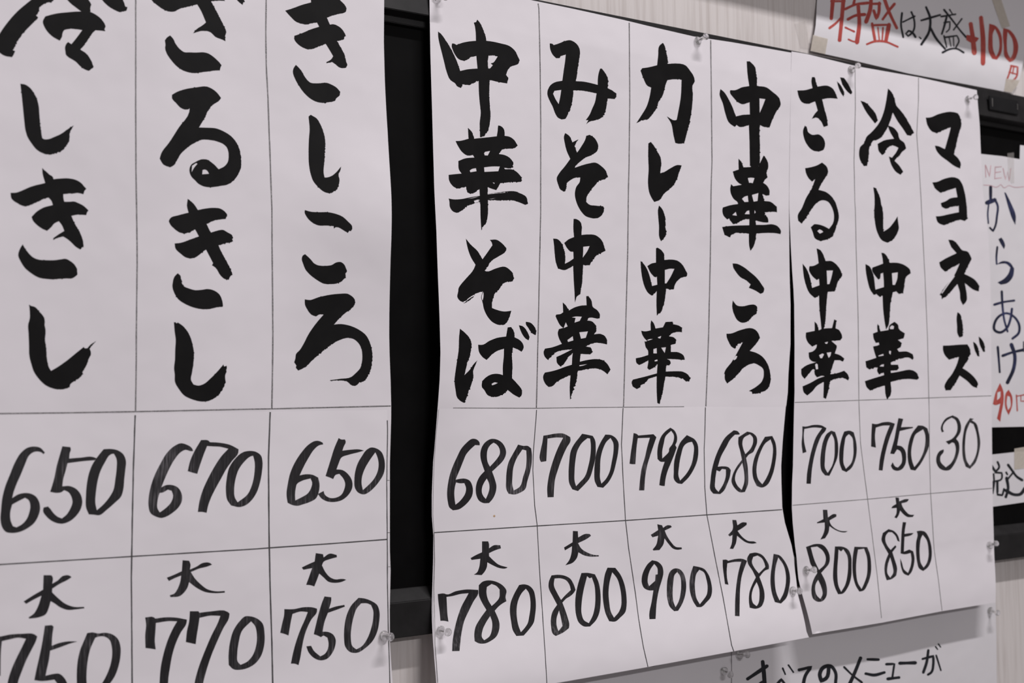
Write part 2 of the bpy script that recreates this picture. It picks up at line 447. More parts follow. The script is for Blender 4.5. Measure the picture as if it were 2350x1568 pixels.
SHEETS = {
 'A': ('menu_sheet', M_PAPER, '-340,-345 ' + R_A + ' 400,1732 -340,1868', 'white menu sheet on the left with three brushed columns, beside the black gap'),
 'B': ('menu_sheet', M_PAPER, L_B + ' ' + T_B + ' ' + R_B + ' ' + R_B2 + ' ' + B_B, 'widest white menu sheet in the middle with four columns of brushed noodle names'),
 'C': ('menu_sheet', M_PAPER, L_C + ' ' + T_C + ' ' + R_C + ' ' + B_C, 'narrow white menu sheet on the right with three ruled columns ending at price 30'),
 'PA': ('price_sheet', M_PAPER2, '-336,959 0,952.5 310,950 624,945 888.8,940.8 889,970 887.6,1110 889,1260 889,1330 891,1440 894.8,1566 900,1641 400,1730 -336,1865', 'white price sheet pasted low on the left menu sheet, showing 650, 670 and 650'),
 'PB': ('price_sheet', M_PAPER2, '1008.5,1612 1004,1567 998,1482 995,1345 997,1285 996.5,1222 994,1180 996,1080 1001,1000 1007.5,938.5 1231,939.5 1430,936.5 1620,934 1802.6,935 1795.6,1012 1792.1,1070 1792.7,1110 1794.7,1165 1800.7,1200 1815.4,1250 1821.4,1280 1826.4,1330 1830.4,1365 1850,1450 1855.4,1463.4 1684.6,1494.8 1487,1531 1281.9,1567', 'white price sheet pasted low on the middle menu sheet, showing 680, 700, 790 and 680'),
 'S': ('notice_sheet', M_PAPER3, '1874,-60 1875,0 1872,57 1866,90 1859.5,117 1940.6,134.5 2084,168.5 2286,206.5 2323,214.6 2334,196 2344,165 2352,120 2370,30 2385,-60', 'paper notice in red and black pen above the right end of the board'),
 'N': ('notice_sheet', M_PAPER3, '2236,351 2251,353.3 2300,358.5 2340,365.5 2341,333 2420,345 2420,978 2278,981 2236,982', 'paper notice in dark blue and red pen on the board at the right edge'),
 'T': ('notice_sheet', M_PAPER3, '2236,1049 2277,1043.5 2350,1035.5 2420,1028 2420,1143 2350,1153 2277,1163.5 2236,1169', 'small paper notice with two black characters low on the board at the right edge'),
 'D': ('notice_sheet', M_PAPER3, '1679.4,1380 1900,1350 2284.5,1300 2285.5,1400 2287,1500 2288,1620 1680,1720', 'paper notice in black pen on the wall below the right menu sheet'),
 'E': ('notice_sheet', M_PAPER3, '1130,1470 1679.6,1400 1680.2,1720 1130,1800', 'blank grey-white paper on the wall below the middle menu sheet'),
}
ROOT = {}
for key, (nm, mat, outline, lab) in SHEETS.items():
    f = SURF[key]
    poly = densify(wall_poly(ext(outline), f), 0.007)
    X = [p[0] for p in poly]; Z = [p[1] for p in poly]
    ox, oz = (min(X) + max(X)) / 2, min(Z)
    root = bpy.data.objects.new(nm, None); COL.objects.link(root); root.location = (ox, -f(ox, oz), oz)
    root['label'] = lab; root['category'] = 'notice' if nm == 'notice_sheet' else 'menu sheet' if nm == 'menu_sheet' else 'price sheet'
    me = planar([poly], [], f, 0.0, 0.0045, backing=0.00022)
    me.transform(Matrix.Translation(-Vector(root.location)))
    o = link('paper', me, mat, root)
    ROOT[key] = root

# ------------------------------------------------------------------ writing
# hand-traced outlines of the writing: '@ x y pen width sheet' starts a tracing frame, 'g' a character, 'p' outline, 'h' hole, 's' stroke
DATA = '''
@ 0 0 A
g
p 270 -40 290 -5 240 35 180 85 120 145 70 205 25 265 -10 320 -60 400 -60 440 -20 470 0 485 40 510 110 524 130 492 140 468 120 462 150 400 190 335 240 275 290 225 350 160 335 145 355 100 365 60 400 40 450 20 470 25 500 -20 500 -40
p 590 -40 615 -5 660 40 700 70 750 105 830 108 828 70 838 45 820 10 780 -40
p 900 -40 930 -10 960 25 1000 60 1050 90 1095 107 1160 98 1170 65 1150 60 1140 30 1110 -40
p 415 150 500 127 620 112 745 105 830 110 880 135 925 170 955 210 970 240 958 265 966 285 920 280 875 277 850 300 820 345 780 400 738 455 790 490 825 535 845 575 860 615 830 635 805 645 770 632 735 605 695 565 665 545 630 525 605 500 600 470 597 432 610 400 625 385 655 405 700 350 755 275 700 267 630 265 590 275 575 300 570 335 548 372 490 340 440 295 410 250 393 195
g
p 187 768 230 775 275 805 310 850 340 910 355 970 362 1050 370 1150 387 1265 400 1275 440 1277 500 1255 560 1228 620 1185 675 1150 660 1180 640 1220 638 1260 632 1300 600 1345 580 1375 530 1400 460 1418 400 1408 335 1370 290 1315 255 1260 235 1200 222 1100 212 1000 200 880
g
p 1365 -40 1400 10 1440 45 1490 80 1560 107 1600 104 1650 80 1720 62 1810 40 1840 90 1890 205 1860 230 1800 270 1770 305 1830 287 1880 282 1930 295 1980 340 2020 355 2070 378 2065 350 2075 295 2050 230 2000 130 1935 10 2020 5 2065 8 2040 -20 2020 -40
p 2140 -40 2170 -5 2200 25 2228 45 2230 20 2247 15 2215 -40
p 1560 325 1530 345 1512 370 1518 410 1515 440 1530 490 1570 550 1625 610 1700 655 1780 670 1870 660 1950 650 2015 645 2025 615 2032 598 2010 570 1985 545 1950 515 1910 490 1870 480 1800 482 1740 480 1690 478 1650 450 1610 400 1585 350
@ 0 180 A
g
p 1578 150 1620 125 1700 98 1800 82 1900 75 1940 92 1990 130 2028 180 2010 205 1955 240 1915 290 1880 360 1825 450 1900 452 1980 458 2050 485 2120 530 2170 590 2200 660 2212 750 2210 820 2190 870 2150 930 2095 970 2010 988 1940 998 1870 990 1820 965 1790 935 1760 905 1742 870 1738 830 1755 790 1790 768 1850 742 1900 745 1940 770 1975 800 2005 833 2060 805 2090 765 2097 710 2092 660 2075 625 2040 597 2000 580 1930 565 1850 563 1800 585 1750 612 1690 660 1660 690 1630 740 1590 800 1560 815 1500 790 1465 735 1480 685 1550 590 1640 450 1735 310 1740 275 1705 287 1660 270 1615 225 1578 180
h 1858 840 1878 835 1900 845 1918 875 1855 880
h 1762 800 1800 775 1812 782 1780 820 1758 860
@ 0 380 A
g
p 388 22 405 40 430 60 450 80 485 105 492 125 540 120 600 117 660 122 715 140 750 165 775 195 792 212 775 235 765 262 720 252 660 255 580 262 583 300 590 332 640 332 680 330 720 345 760 365 800 400 812 412 800 430 790 455 740 450 680 455 655 460 680 520 720 590 745 640 765 710 768 740 735 770 690 740 650 700 605 665 580 650 540 660 488 682 490 665 540 630 590 600 570 550 540 510 500 530 470 565 432 598 390 580 340 545 300 500 290 470 340 420 400 385 485 362 470 320 445 293 380 315 320 345 222 372 160 345 105 300 97 250 150 248 200 230 280 195 415 160 400 110 390 70
p 208 722 180 770 167 820 190 880 230 940 290 990 350 1025 420 1040 500 1043 580 1037 680 1025 710 1000 705 945 680 905 650 880 600 855 560 860 500 868 420 868 350 862 300 840 260 800 230 760
g
p 1722 305 1745 322 1780 355 1815 408 1880 395 1960 388 2020 395 2060 420 2085 450 2070 490 2010 495 1950 510 1895 535 1910 570 1935 615 1990 598 2045 590 2090 615 2130 640 2140 670 2120 705 2070 712 2005 733 2030 790 2080 880 2115 950 2135 1005 2110 1020 2100 1048 2060 1040 2025 1010 1975 935 1945 915 1955 895 1890 770 1850 800 1800 838 1750 852 1700 840 1660 810 1610 760 1602 715 1660 708 1740 680 1825 650 1790 585 1740 610 1700 622 1650 615 1600 580 1565 545 1548 510 1560 485 1640 455 1730 432 1715 370
p 1630 988 1600 1020 1585 1070 1582 1110 1600 1170 1640 1230 1700 1270 1770 1300 1860 1318 1930 1315 1990 1300 2045 1295 2043 1260 2030 1215 2015 1185 1980 1155 1910 1133 1850 1140 1790 1143 1740 1130 1680 1100 1665 1060 1655 1010
@ 0 690 A
g
p 268 38 285 48 320 58 360 100 395 140 408 165 410 230 418 270 414 360 425 440 432 540 448 610 468 645 520 615 600 560 700 480 768 425 778 438 800 438 830 405 884 370 838 420 822 440 835 480 812 540 790 600 755 655 760 672 735 705 690 735 645 770 638 795 590 812 540 815 480 805 410 770 350 710 310 650 290 590 270 510 266 400 262 300 260 210 270 180 272 80
g
p 1595 198 1622 208 1632 200 1680 235 1725 290 1752 350 1768 410 1780 490 1775 570 1762 660 1753 730 1775 770 1820 780 1870 765 1930 715 1990 655 2050 585 2055 605 2080 598 2078 640 2065 700 2070 745 2050 800 2010 860 1950 905 1900 925 1840 925 1760 905 1690 870 1640 810 1605 745 1603 680 1597 620 1605 540 1607 450 1612 360 1602 280 1598 230
@ 0 1000 M
g
p 412 155 400 170 382 155 350 145 300 155 265 185 235 250 190 360 150 450 125 520 112 572 170 538 220 527 280 532 330 560 360 610 368 670 350 740 315 800 260 845 190 880 110 893 50 880 20 840 5 770 10 680 20 580 50 460 90 360 140 240 190 160 250 112 320 100 370 112
h 112 632 170 600 230 570 262 590 278 640 270 700 245 765 200 815 150 842 118 830 98 780 95 700
g
p 572 98 610 102 645 105 650 130 640 160 635 210 740 202 850 195 885 208 870 225 780 232 620 252 600 330 580 400 572 465 640 463 700 490 740 540 755 610 742 670 700 735 640 785 570 808 490 790 430 745 395 690 400 660 440 650 460 670 490 710 530 745 568 760 610 725 645 670 665 610 655 560 630 520 590 500 560 520 520 525 460 515 475 470 500 380 520 280 545 190
g
p 950 125 1010 122 1080 135 1130 170 1155 230 1150 310 1140 400 1130 500 1110 560 1060 610 980 680 910 730 860 725 815 722 790 660 788 560 795 460 815 350 845 270 890 200
h 1020 170 1045 165 1068 210 1070 300 1058 400 1040 500 1000 570 940 640 888 685 875 620 880 520 895 420 920 330 960 250
g
p 1772 140 1755 142 1700 130 1660 150 1600 220 1550 310 1510 400 1480 475 1520 455 1570 452 1630 475 1665 530 1668 600 1640 655 1580 710 1520 745 1480 755 1430 742 1385 715 1362 640 1365 560 1385 460 1420 360 1470 260 1530 160 1600 95 1660 70 1710 82 1760 115
h 1465 525 1490 522 1540 495 1575 505 1588 550 1570 610 1520 665 1466 705 1445 670 1445 600 1455 555
g
p 1845 40 1915 48 1925 60 2010 65 2110 85 2188 125 2185 160 2130 230 2080 300 2030 390 1980 480 1940 560 1910 640 1895 708 1860 700 1815 700 1830 600 1860 500 1910 390 1970 280 2030 190 2095 120 2020 102 1950 98 1900 95 1870 170 1845 240 1825 300 1810 350 1770 340 1722 325 1745 230 1785 140
g
p 2230 152 2290 140 2345 148 2395 185 2407 230 2403 330 2385 430 2355 520 2310 590 2250 640 2200 655 2120 640 2085 590 2072 500 2080 390 2100 300 2150 220
h 2300 190 2322 184 2336 240 2335 330 2318 430 2270 540 2180 612 2155 570 2148 490 2160 400 2190 310 2240 240
@ 0 1176 M
g
p 400 577 470 577 483 595 480 655 530 625 575 585 640 582 656 596 620 620 550 655 480 700 478 735 530 785 600 840 680 868 770 868 775 880 700 890 620 895 550 870 500 835 465 815 450 870 420 935 350 965 270 975 262 965 310 930 350 860 380 765 310 800 240 840 217 818 300 765 395 710
g
p 1675 440 1735 445 1748 480 1742 525 1800 500 1860 465 1925 465 1945 480 1900 498 1830 515 1750 548 1790 610 1840 660 1900 705 1980 725 2062 722 2062 737 1980 742 1880 730 1800 690 1735 640 1720 690 1690 735 1650 768 1565 778 1557 762 1600 745 1630 700 1655 630 1662 580 1600 605 1550 630 1530 600 1600 572 1668 540
g
p -60 1145 0 1140 90 1122 200 1115 320 1122 342 1140 330 1180 290 1260 240 1360 200 1460 165 1560 155 1640 60 1640 75 1540 110 1430 160 1320 210 1220 238 1160 170 1150 90 1165 18 1182 10 1260 5 1500 -60 1500
g
p 412 1040 475 1035 492 1050 480 1130 475 1225 540 1200 620 1185 710 1185 640 1205 560 1235 460 1270 450 1350 430 1440 418 1500 480 1485 545 1482 590 1520 620 1580 630 1640 540 1640 530 1580 500 1535 430 1545 380 1548 315 1540 335 1440 360 1330 385 1210 400 1120
g
p 800 1108 850 1102 900 1112 960 1105 1030 1120 1080 1160 1105 1230 1105 1320 1085 1420 1050 1510 1000 1580 930 1640 710 1640 705 1560 705 1460 715 1350 740 1250 770 1180
h 875 1150 905 1140 960 1140 1005 1170 1025 1230 1028 1320 1010 1410 970 1510 920 1590 870 1640 810 1640 795 1560 795 1460 805 1360 830 1250
g
p 1332 965 1410 963 1425 975 1530 963 1620 967 1715 985 1710 1020 1660 1100 1610 1210 1580 1310 1560 1420 1545 1520 1540 1640 1462 1640 1465 1540 1475 1420 1500 1300 1540 1170 1590 1060 1625 1000 1550 998 1430 1015 1425 1100 1420 1180 1428 1258 1380 1250 1335 1245 1332 1130 1340 1020
g
p 1742 908 1820 908 1830 922 1930 910 2090 915 2106 930 2100 970 2050 1060 1990 1190 1940 1310 1900 1430 1865 1560 1850 1640 1775 1640 1790 1540 1830 1400 1880 1270 1940 1130 2000 1010 2022 950 1930 948 1830 968 1820 1040 1805 1130 1795 1210 1750 1200 1705 1190 1715 1090 1735 1000
@ 480 1176 M
g
p 330 955 380 955 440 975 490 1020 508 1110 505 1220 475 1320 420 1390 300 1443 220 1438 180 1400 178 1310 190 1200 225 1080 280 1000
h 385 1000 420 1040 438 1120 430 1230 395 1320 350 1370 288 1400 262 1370 258 1300 270 1200 300 1090
@ 480 0 A
g
p 698 97 760 78 850 45 935 22 932 -40 1170 -40 1205 5 1235 35 1258 70 1256 105 1235 118 1180 128 1110 150 1080 162 1108 225 1140 222 1185 240 1225 275 1240 300 1255 330 1242 335 1238 358 1215 366 1172 375 1210 440 1245 510 1258 570 1268 595 1258 620 1225 625 1190 615 1160 590 1128 568 1078 580 1075 570 1118 545 1138 515 1100 450 1070 402 1010 425 950 448 900 450 850 430 810 400 780 355 782 328 850 305 930 270 1010 245 988 203 930 217 860 220 800 200 745 150
p 795 595 812 610 850 655 875 700 930 758 1000 764 1080 760 1130 780 1170 805 1202 842 1195 875 1168 900 1150 928 1110 935 1055 943 990 935 930 905 870 850 820 780 785 715 768 655 775 625
g
p 912 1068 932 1053 990 1090 1020 1140 1045 1200 1062 1270 1065 1330 1060 1430 1055 1500 1050 1580 1058 1628 1080 1628 1130 1610 1175 1570 1210 1527 1205 1560 1185 1605 1195 1640 1190 1700 1165 1745 1115 1772 1060 1762 1000 1715 955 1660 930 1590 915 1500 912 1400 915 1280 922 1180 915 1100
@ 480 380 A
g
p 878 408 925 422 1000 428 1085 428 1150 440 1225 470 1280 520 1308 550 1312 578 1303 600 1285 598 1273 618 1230 592 1180 566 1160 566 1145 578 1142 555 1080 550 1000 548 940 518 890 462 876 430
p 880 813 905 835 935 865 960 895 1000 915 1060 920 1120 914 1170 888 1210 886 1240 910 1256 945 1266 970 1252 990 1252 1020 1220 1058 1170 1082 1110 1088 1055 1084 990 1050 930 1005 885 955 862 900 850 855 860 825
@ 480 660 A
g
p 877 108 920 115 1000 90 1100 68 1200 57 1270 58 1310 80 1338 115 1336 155 1300 195 1240 240 1190 290 1143 340 1200 335 1290 350 1370 385 1440 440 1480 520 1498 620 1490 720 1465 800 1420 860 1380 870 1350 898 1310 898 1265 862 1200 852 1110 856 1110 850 1200 838 1300 822 1345 785 1385 740 1402 680 1405 620 1395 555 1370 510 1330 475 1260 463 1190 485 1100 540 1010 612 950 665 885 730 850 745 818 762 795 735 800 715 780 685 790 655 797 610 830 575 870 510 905 440 980 330 1050 248 1020 246 980 265 940 250 900 200 880 160
@ 480 960 M
g
p 978 208 1010 210 1042 225 1046 240 1010 248 960 290 920 350 870 440 830 525 880 515 950 520 1000 545 1012 600 1005 680 980 735 920 770 860 790 815 803 760 795 720 775 710 700 722 600 745 500 790 400 850 310 915 240
h 805 605 850 575 930 552 945 590 935 640 905 690 850 725 790 755 788 700 795 640
g
p 1188 182 1210 195 1245 195 1253 215 1235 260 1222 298 1290 290 1380 287 1420 297 1370 312 1280 335 1212 362 1190 410 1168 470 1220 475 1280 520 1312 580 1312 640 1280 700 1220 750 1150 768 1080 762 1030 735 998 695 1050 668 1060 700 1110 732 1160 730 1210 705 1240 650 1248 600 1235 560 1195 510 1160 520 1138 558 1110 545 1068 530 1090 460 1115 380 1150 270
g
p 1445 290 1480 270 1540 280 1580 310 1605 370 1612 440 1600 510 1560 580 1510 640 1470 675 1425 698 1365 680 1338 640 1332 570 1340 490 1365 410 1400 350
h 1525 312 1545 360 1555 420 1545 490 1510 560 1460 615 1410 660 1398 600 1402 540 1425 470 1470 390
g
p 978 1238 1045 1248 1050 1278 1105 1243 1170 1255 1172 1275 1110 1292 1048 1320 1035 1350 1065 1410 1110 1460 1150 1478 1230 1475 1258 1482 1220 1500 1150 1510 1095 1500 1050 1460 1010 1425 990 1480 965 1543 930 1532 890 1528 915 1460 945 1375 865 1390 850 1370 900 1345 968 1315
@ 480 1176 M
g
p 690 888 730 890 780 888 860 872 960 875 990 885 988 915 940 980 900 1060 870 1150 850 1250 835 1340 820 1402 790 1390 750 1388 770 1290 800 1180 840 1070 880 980 905 915 840 910 765 932 750 1000 740 1060 728 1130 690 1115 652 1105 670 1020 688 940
g
p 1058 772 1120 780 1120 805 1100 885 1160 865 1240 850 1245 865 1180 890 1090 922 1060 1000 1040 1095 1090 1098 1135 1120 1160 1165 1155 1230 1130 1290 1080 1345 1020 1358 960 1335 910 1280 892 1230 935 1225 960 1270 1020 1322 1060 1300 1090 1250 1095 1195 1085 1150 1050 1130 1025 1145 995 1130 960 1118 980 1030 1005 930 1035 830
g
p 1370 785 1420 790 1490 815 1540 850 1562 910 1560 1000 1540 1100 1500 1180 1440 1240 1350 1290 1290 1280 1250 1235 1238 1160 1240 1060 1260 950 1300 860
h 1395 835 1450 835 1485 850 1505 900 1505 970 1485 1070 1450 1160 1400 1230 1350 1258 1315 1230 1300 1160 1305 1060 1325 960 1355 880
@ 960 20 A 468
g
p 640 160 665 155 680 125 712 165 748 240 775 320 785 375 810 540 800 600 805 680 820 820 818 1000 825 1120 832 1240 825 1300 810 1390 780 1440 745 1470 712 1478 710 1400 708 1320 720 1200 708 1080 698 950 695 830 683 690 670 545 665 370 660 250 650 190
p 228 262 270 300 320 370 375 460 415 540 450 620 483 718 560 700 683 690 830 690 1010 760 1040 800 1025 860 930 845 820 822 690 830 590 878 510 872 492 912 445 890 430 865 370 820 325 720 300 620 265 480 238 370 230 320
p 388 402 410 402 440 418 500 395 580 378 665 370 785 370 860 380 950 400 1050 430 1110 480 1150 555 1168 595 1150 635 1120 650 1070 665 1030 710 1010 765 960 800 830 740 825 690 860 650 835 630 865 620 890 590 915 550 880 540 810 538 665 545 600 560 560 590 510 597 460 575 425 530 400 480 385 430
g
p 1515 400 1545 405 1560 420 1620 400 1690 372 1750 363 1800 385 1840 425 1862 480 1858 560 1840 680 1828 770 1815 835 1900 840 2000 860 2068 878 2070 800 2080 740 2095 690 2115 690 2150 735 2180 790 2190 850 2182 915 2230 940 2280 975 2282 1010 2265 1040 2185 1035 2170 1120 2150 1200 2120 1250 2040 1285 1975 1300 1935 1330 1960 1285 1930 1285 1980 1210 2000 1160 2035 1080 2055 975 1980 960 1900 945 1790 940 1780 1040 1755 1150 1720 1220 1695 1260 1650 1275 1610 1255 1580 1210 1550 1130 1510 1050 1487 980 1495 930 1525 880 1570 850 1660 830 1675 720 1690 620 1700 528 1640 545 1630 568 1590 570 1550 530 1520 460
h 1570 945 1648 935 1635 1020 1618 1100 1580 1040 1553 980
@ 960 270 A 468
g
p 572 118 605 150 632 195 643 243 720 235 820 225 905 215 915 150 920 90 945 95 985 130 995 210 1050 220 1105 258 1135 305 1145 320 1110 350 1040 355 965 368 930 420 990 430 1055 465 1098 520 1090 578 1050 585 985 575 1000 595 1090 600 1150 640 1192 690 1185 742 1120 740 945 755 915 810 900 835 850 820 800 800 800 890 803 1000 800 1130 780 1215 750 1250 727 1300 718 1150 715 1000 705 820 655 860 605 880 565 860 550 795 445 820 390 780 355 720 350 660 420 652 500 645 470 600 462 500 540 470 648 460 630 430 570 437 510 400 460 330 430 270 480 268 580 243
h 758 410 770 393 828 383 800 437 765 435
h 592 610 620 590 665 582 672 618 600 630
h 758 572 850 562 940 562 922 618 762 626
h 855 745 880 750 875 765
p 350 932 400 942 500 938 600 918 715 900 800 885 900 875 1000 865 1120 855 1180 875 1240 910 1265 992 1235 1005 1160 975 1100 955 950 955 800 952 715 970 640 990 560 1020 510 1065 445 1095 400 1080 365 1030 358 960
p 800 878 900 866 1000 852 1100 848 1160 860 1100 858 1000 860 900 870
h 640 958 700 945 712 950 690 962 712 972 650 982
h 555 935 640 920 712 905 640 926
h 805 940 900 925 850 938
g
p 1693 178 1740 210 1775 285 1845 250 1800 325 1830 403 1880 330 1930 235 1935 210 1975 198 2030 235 2060 280 2075 340 2060 385 2010 425 1930 460 1860 510 1790 583 1870 555 1960 530 2045 520 2110 560 2165 620 2180 680 2150 710 2110 715 2030 790 1980 850 1940 920 1935 970 1965 1000 2050 1015 2130 1022 2145 1045 2125 1110 2085 1150 2010 1160 1930 1135 1870 1070 1825 980 1805 880 1820 800 1860 740 1867 690 1820 690 1760 715 1710 755 1705 810 1690 852 1640 830 1612 770 1597 690 1625 640 1690 560 1752 475 1710 380 1688 290 1680 210
@ 960 490 A 468
g
p 548 290 600 355 680 430 740 528 800 445 855 365 845 330 825 305 900 303 960 340 1015 400 1005 440 950 480 840 550 800 610 765 660 785 668 890 635 1000 615 1060 655 1095 700 1103 745 1075 785 1000 795 960 825 930 880 890 910 865 980 847 1040 850 1090 900 1110 990 1130 1072 1122 1050 1190 1030 1240 1000 1280 935 1285 860 1255 800 1190 760 1110 740 1020 725 970 745 895 660 925 590 970 520 1025 480 1005 450 960 460 900 465 860 490 820 550 750 640 640 660 590 610 510 570 400
h 738 930 752 905 752 960 742 1005 733 985
p 520 1038 600 975 660 940 610 985 560 1020
g
p 1555 290 1600 295 1650 340 1680 420 1695 500 1690 580 1730 560 1790 520 1787 440 1760 440 1720 405 1682 340 1730 300 1795 272 1787 170 1790 62 1820 65 1870 100 1883 140 1880 248 1950 242 2040 250 2110 305 2140 370 2157 430 2100 460 2050 490 2000 550 1980 590 1930 600 1900 590 1895 680 1888 800 1865 930 1835 950 1805 1025 1800 900 1792 780 1785 600 1740 630 1690 652 1610 635 1585 560 1572 460 1565 370
h 1900 383 1975 375 1950 430 1895 510 1900 440
@ 960 660 A 468
g
p 480 475 530 515 600 600 615 670 600 760 565 870 532 1010 600 940 640 880 680 840 650 910 632 960 635 1040 610 1120 580 1200 550 1290 530 1330 490 1310 450 1270 430 1180 418 1080 430 960 445 860 465 720 470 580
p 690 660 740 660 820 615 910 580 1012 565 1030 460 1070 455 1100 500 1110 575 1160 600 1200 640 1215 690 1190 740 1140 710 1090 690 1080 760 1085 900 1080 1045 1140 1110 1195 1190 1185 1250 1165 1268 1110 1240 1030 1180 990 1225 930 1250 870 1262 800 1240 760 1180 735 1150 735 1080 780 1035 850 1000 930 997 975 1010 975 900 985 800 988 705 900 735 840 780 790 835 745 805 700 740
h 845 1110 880 1092 918 1100 880 1118 850 1128
p 1160 435 1200 445 1250 500 1283 570 1270 608 1240 590 1195 530 1170 470
p 1240 395 1290 405 1330 440 1360 510 1350 550 1310 525 1265 460 1240 420
g
p 1665 172 1700 205 1735 265 1800 230 1880 208 1940 205 1935 100 1960 98 1995 150 2012 225 2060 260 2092 310 2090 355 2060 358 2000 345 1965 345 1945 380 2000 390 2050 440 2050 500 2025 540 2100 535 2150 560 2178 620 2175 655 2100 640 2020 640 1925 680 1990 690 2010 740 1980 770 1870 765 1862 855 1950 835 2040 825 2130 840 2185 890 2215 945 2180 1000 2130 960 2080 938 1980 935 1880 955 1840 960 1820 1080 1780 1200 1750 1300 1745 1150 1755 1010 1680 1040 1600 1085 1540 1140 1500 1145 1465 1110 1442 1010 1460 980 1540 965 1610 945 1690 915 1770 890 1775 800 1780 755 1730 800 1680 880 1640 912 1600 870 1592 800 1640 780 1700 750 1775 712 1700 720 1620 730 1560 770 1500 838 1460 800 1445 740 1460 705 1540 690 1655 650 1620 580 1608 520 1620 480 1670 465 1640 440 1600 370 1582 330 1590 312 1640 305 1670 285
h 1768 345 1800 335 1885 335 1860 385 1800 405 1812 350
h 1700 400 1722 448 1675 468
h 1855 515 1955 505 1930 580 1875 590
h 1718 605 1780 560 1788 610 1725 628
h 1855 895 1950 882 1900 900 1858 908
@ 970 930 M 468
g
p 575 388 620 395 655 430 658 462 605 460 550 510 500 570 470 640 430 740 400 810 380 860 430 850 490 848 540 870 572 930 568 1050 530 1110 480 1160 420 1200 350 1212 310 1180 290 1110 282 1020 290 920 315 800 350 700 400 590 440 510 500 440
h 385 890 430 900 480 898 500 950 490 1020 460 1070 415 1120 378 1148 368 1080 365 1000 372 940
g
p 790 390 850 395 910 430 950 490 962 550 945 610 915 655 870 700 800 765 830 850 850 930 840 1010 800 1090 765 1128 700 1128 650 1100 620 1040 612 970 625 890 660 820 715 760 690 690 670 620 665 560 680 490 720 430
h 818 432 850 450 885 500 890 560 855 620 775 710 750 660 740 590 750 510 780 460
h 740 845 765 900 770 960 755 1020 728 1082 700 1050 683 1010 685 950 710 890
g
p 1100 455 1160 470 1210 470 1250 500 1260 580 1255 680 1235 780 1205 880 1180 970 1120 1010 1060 1030 990 1020 965 970 962 870 970 750 990 660 1030 580 1070 510
h 1150 510 1195 522 1198 620 1190 720 1160 820 1120 940 1050 985 1035 930 1035 820 1045 720 1080 620
g
p 1392 352 1440 345 1520 330 1620 328 1700 368 1705 405 1660 490 1610 600 1560 740 1525 860 1515 950 1510 1060 1440 1062 1435 970 1445 870 1470 750 1510 620 1570 470 1620 375 1540 372 1440 385 1435 460 1425 645 1365 655 1352 630 1360 520 1380 430
g
p 1838 330 1900 342 1960 355 1985 400 1995 500 1990 610 1965 720 1920 850 1860 920 1790 990 1725 970 1690 900 1682 800 1690 650 1710 520 1760 430 1800 380
h 1900 380 1930 385 1938 450 1935 560 1910 700 1865 830 1810 890 1768 935 1752 880 1750 770 1760 640 1785 520 1840 430
g
p 2105 340 2170 345 2230 385 2255 430 2255 520 2230 660 2195 790 2140 890 2080 952 2015 942 1985 880 1978 780 1985 660 2005 540 2050 430
h 2165 378 2195 430 2200 520 2180 650 2150 780 2105 860 2060 905 2045 850 2045 740 2050 620 2080 500 2120 420
@ 970 1200 M 468
g
p 685 215 755 215 765 245 765 295 820 260 895 260 902 295 840 315 765 350 765 385 810 430 870 480 980 515 960 525 880 520 810 490 745 455 740 510 710 570 680 603 590 598 625 575 650 520 665 415 565 428 552 408 610 375 685 340 685 280
g
p 175 822 255 818 270 825 380 790 500 770 640 775 640 815 590 900 530 1020 480 1130 450 1260 432 1400 425 1478 340 1480 345 1370 365 1240 400 1100 450 960 510 850 530 812 440 820 340 845 275 855 280 960 285 1050 297 1140 250 1130 205 1130 195 1020 180 900
g
p 750 665 800 668 870 690 930 730 965 780 955 860 965 905 920 930 870 970 830 1015 860 1080 885 1160 880 1240 850 1310 780 1365 730 1388 650 1390 600 1365 595 1290 610 1200 660 1110 735 1005 690 930 650 840 648 720 690 680
h 795 705 850 728 888 770 880 870 840 920 795 960 755 890 735 800 740 740
h 778 1075 800 1140 800 1220 770 1310 710 1355 685 1325 690 1240 730 1150
g
p 1112 718 1165 710 1225 725 1275 775 1298 860 1305 960 1295 1070 1280 1150 1230 1225 1165 1300 1080 1305 1040 1240 1020 1140 1005 1000 1015 920 1050 830
h 1190 760 1220 800 1240 880 1242 980 1228 1080 1210 1160 1170 1220 1132 1262 1105 1190 1085 1080 1085 970 1110 870 1150 800
g
p 1732 95 1788 98 1792 170 1880 128 1925 130 1940 150 1900 180 1790 235 1830 300 1900 345 1970 370 2030 375 2030 388 1930 390 1860 375 1795 340 1780 400 1730 460 1645 490 1690 430 1715 350 1722 270 1640 318 1630 285 1728 225
g
p 1485 607 1560 600 1640 612 1700 645 1740 710 1762 775 1740 810 1695 850 1660 870 1610 920 1640 1000 1670 1090 1690 1180 1685 1215 1620 1265 1535 1305 1505 1285 1480 1190 1478 1110 1495 1030 1550 945 1500 850 1452 745 1455 680
h 1520 642 1590 640 1650 660 1690 710 1708 775 1640 840 1595 890 1550 810 1512 720
h 1572 1010 1590 1080 1612 1190 1565 1250 1545 1190 1542 1110
g
p 1830 580 1900 578 1985 595 2025 680 2048 800 2050 930 2035 1040 2000 1120 1930 1195 1860 1195 1800 1150 1770 1070 1758 950 1765 830 1785 730
h 1895 615 1925 640 1950 630 1980 720 1990 830 1985 960 1960 1070 1915 1158 1860 1125 1832 1050 1832 930 1850 800
g
p 2130 518 2220 520 2280 600 2325 710 2348 840 2350 950 2335 1030 2280 1090 2220 1138 2150 1135 2110 1050 2085 940 2075 820 2085 690 2105 580
h 2185 570 2240 640 2275 750 2290 860 2285 970 2260 1030 2205 1095 2170 1030 2150 920 2142 800 2155 680
@ 1400 60 A 468
g
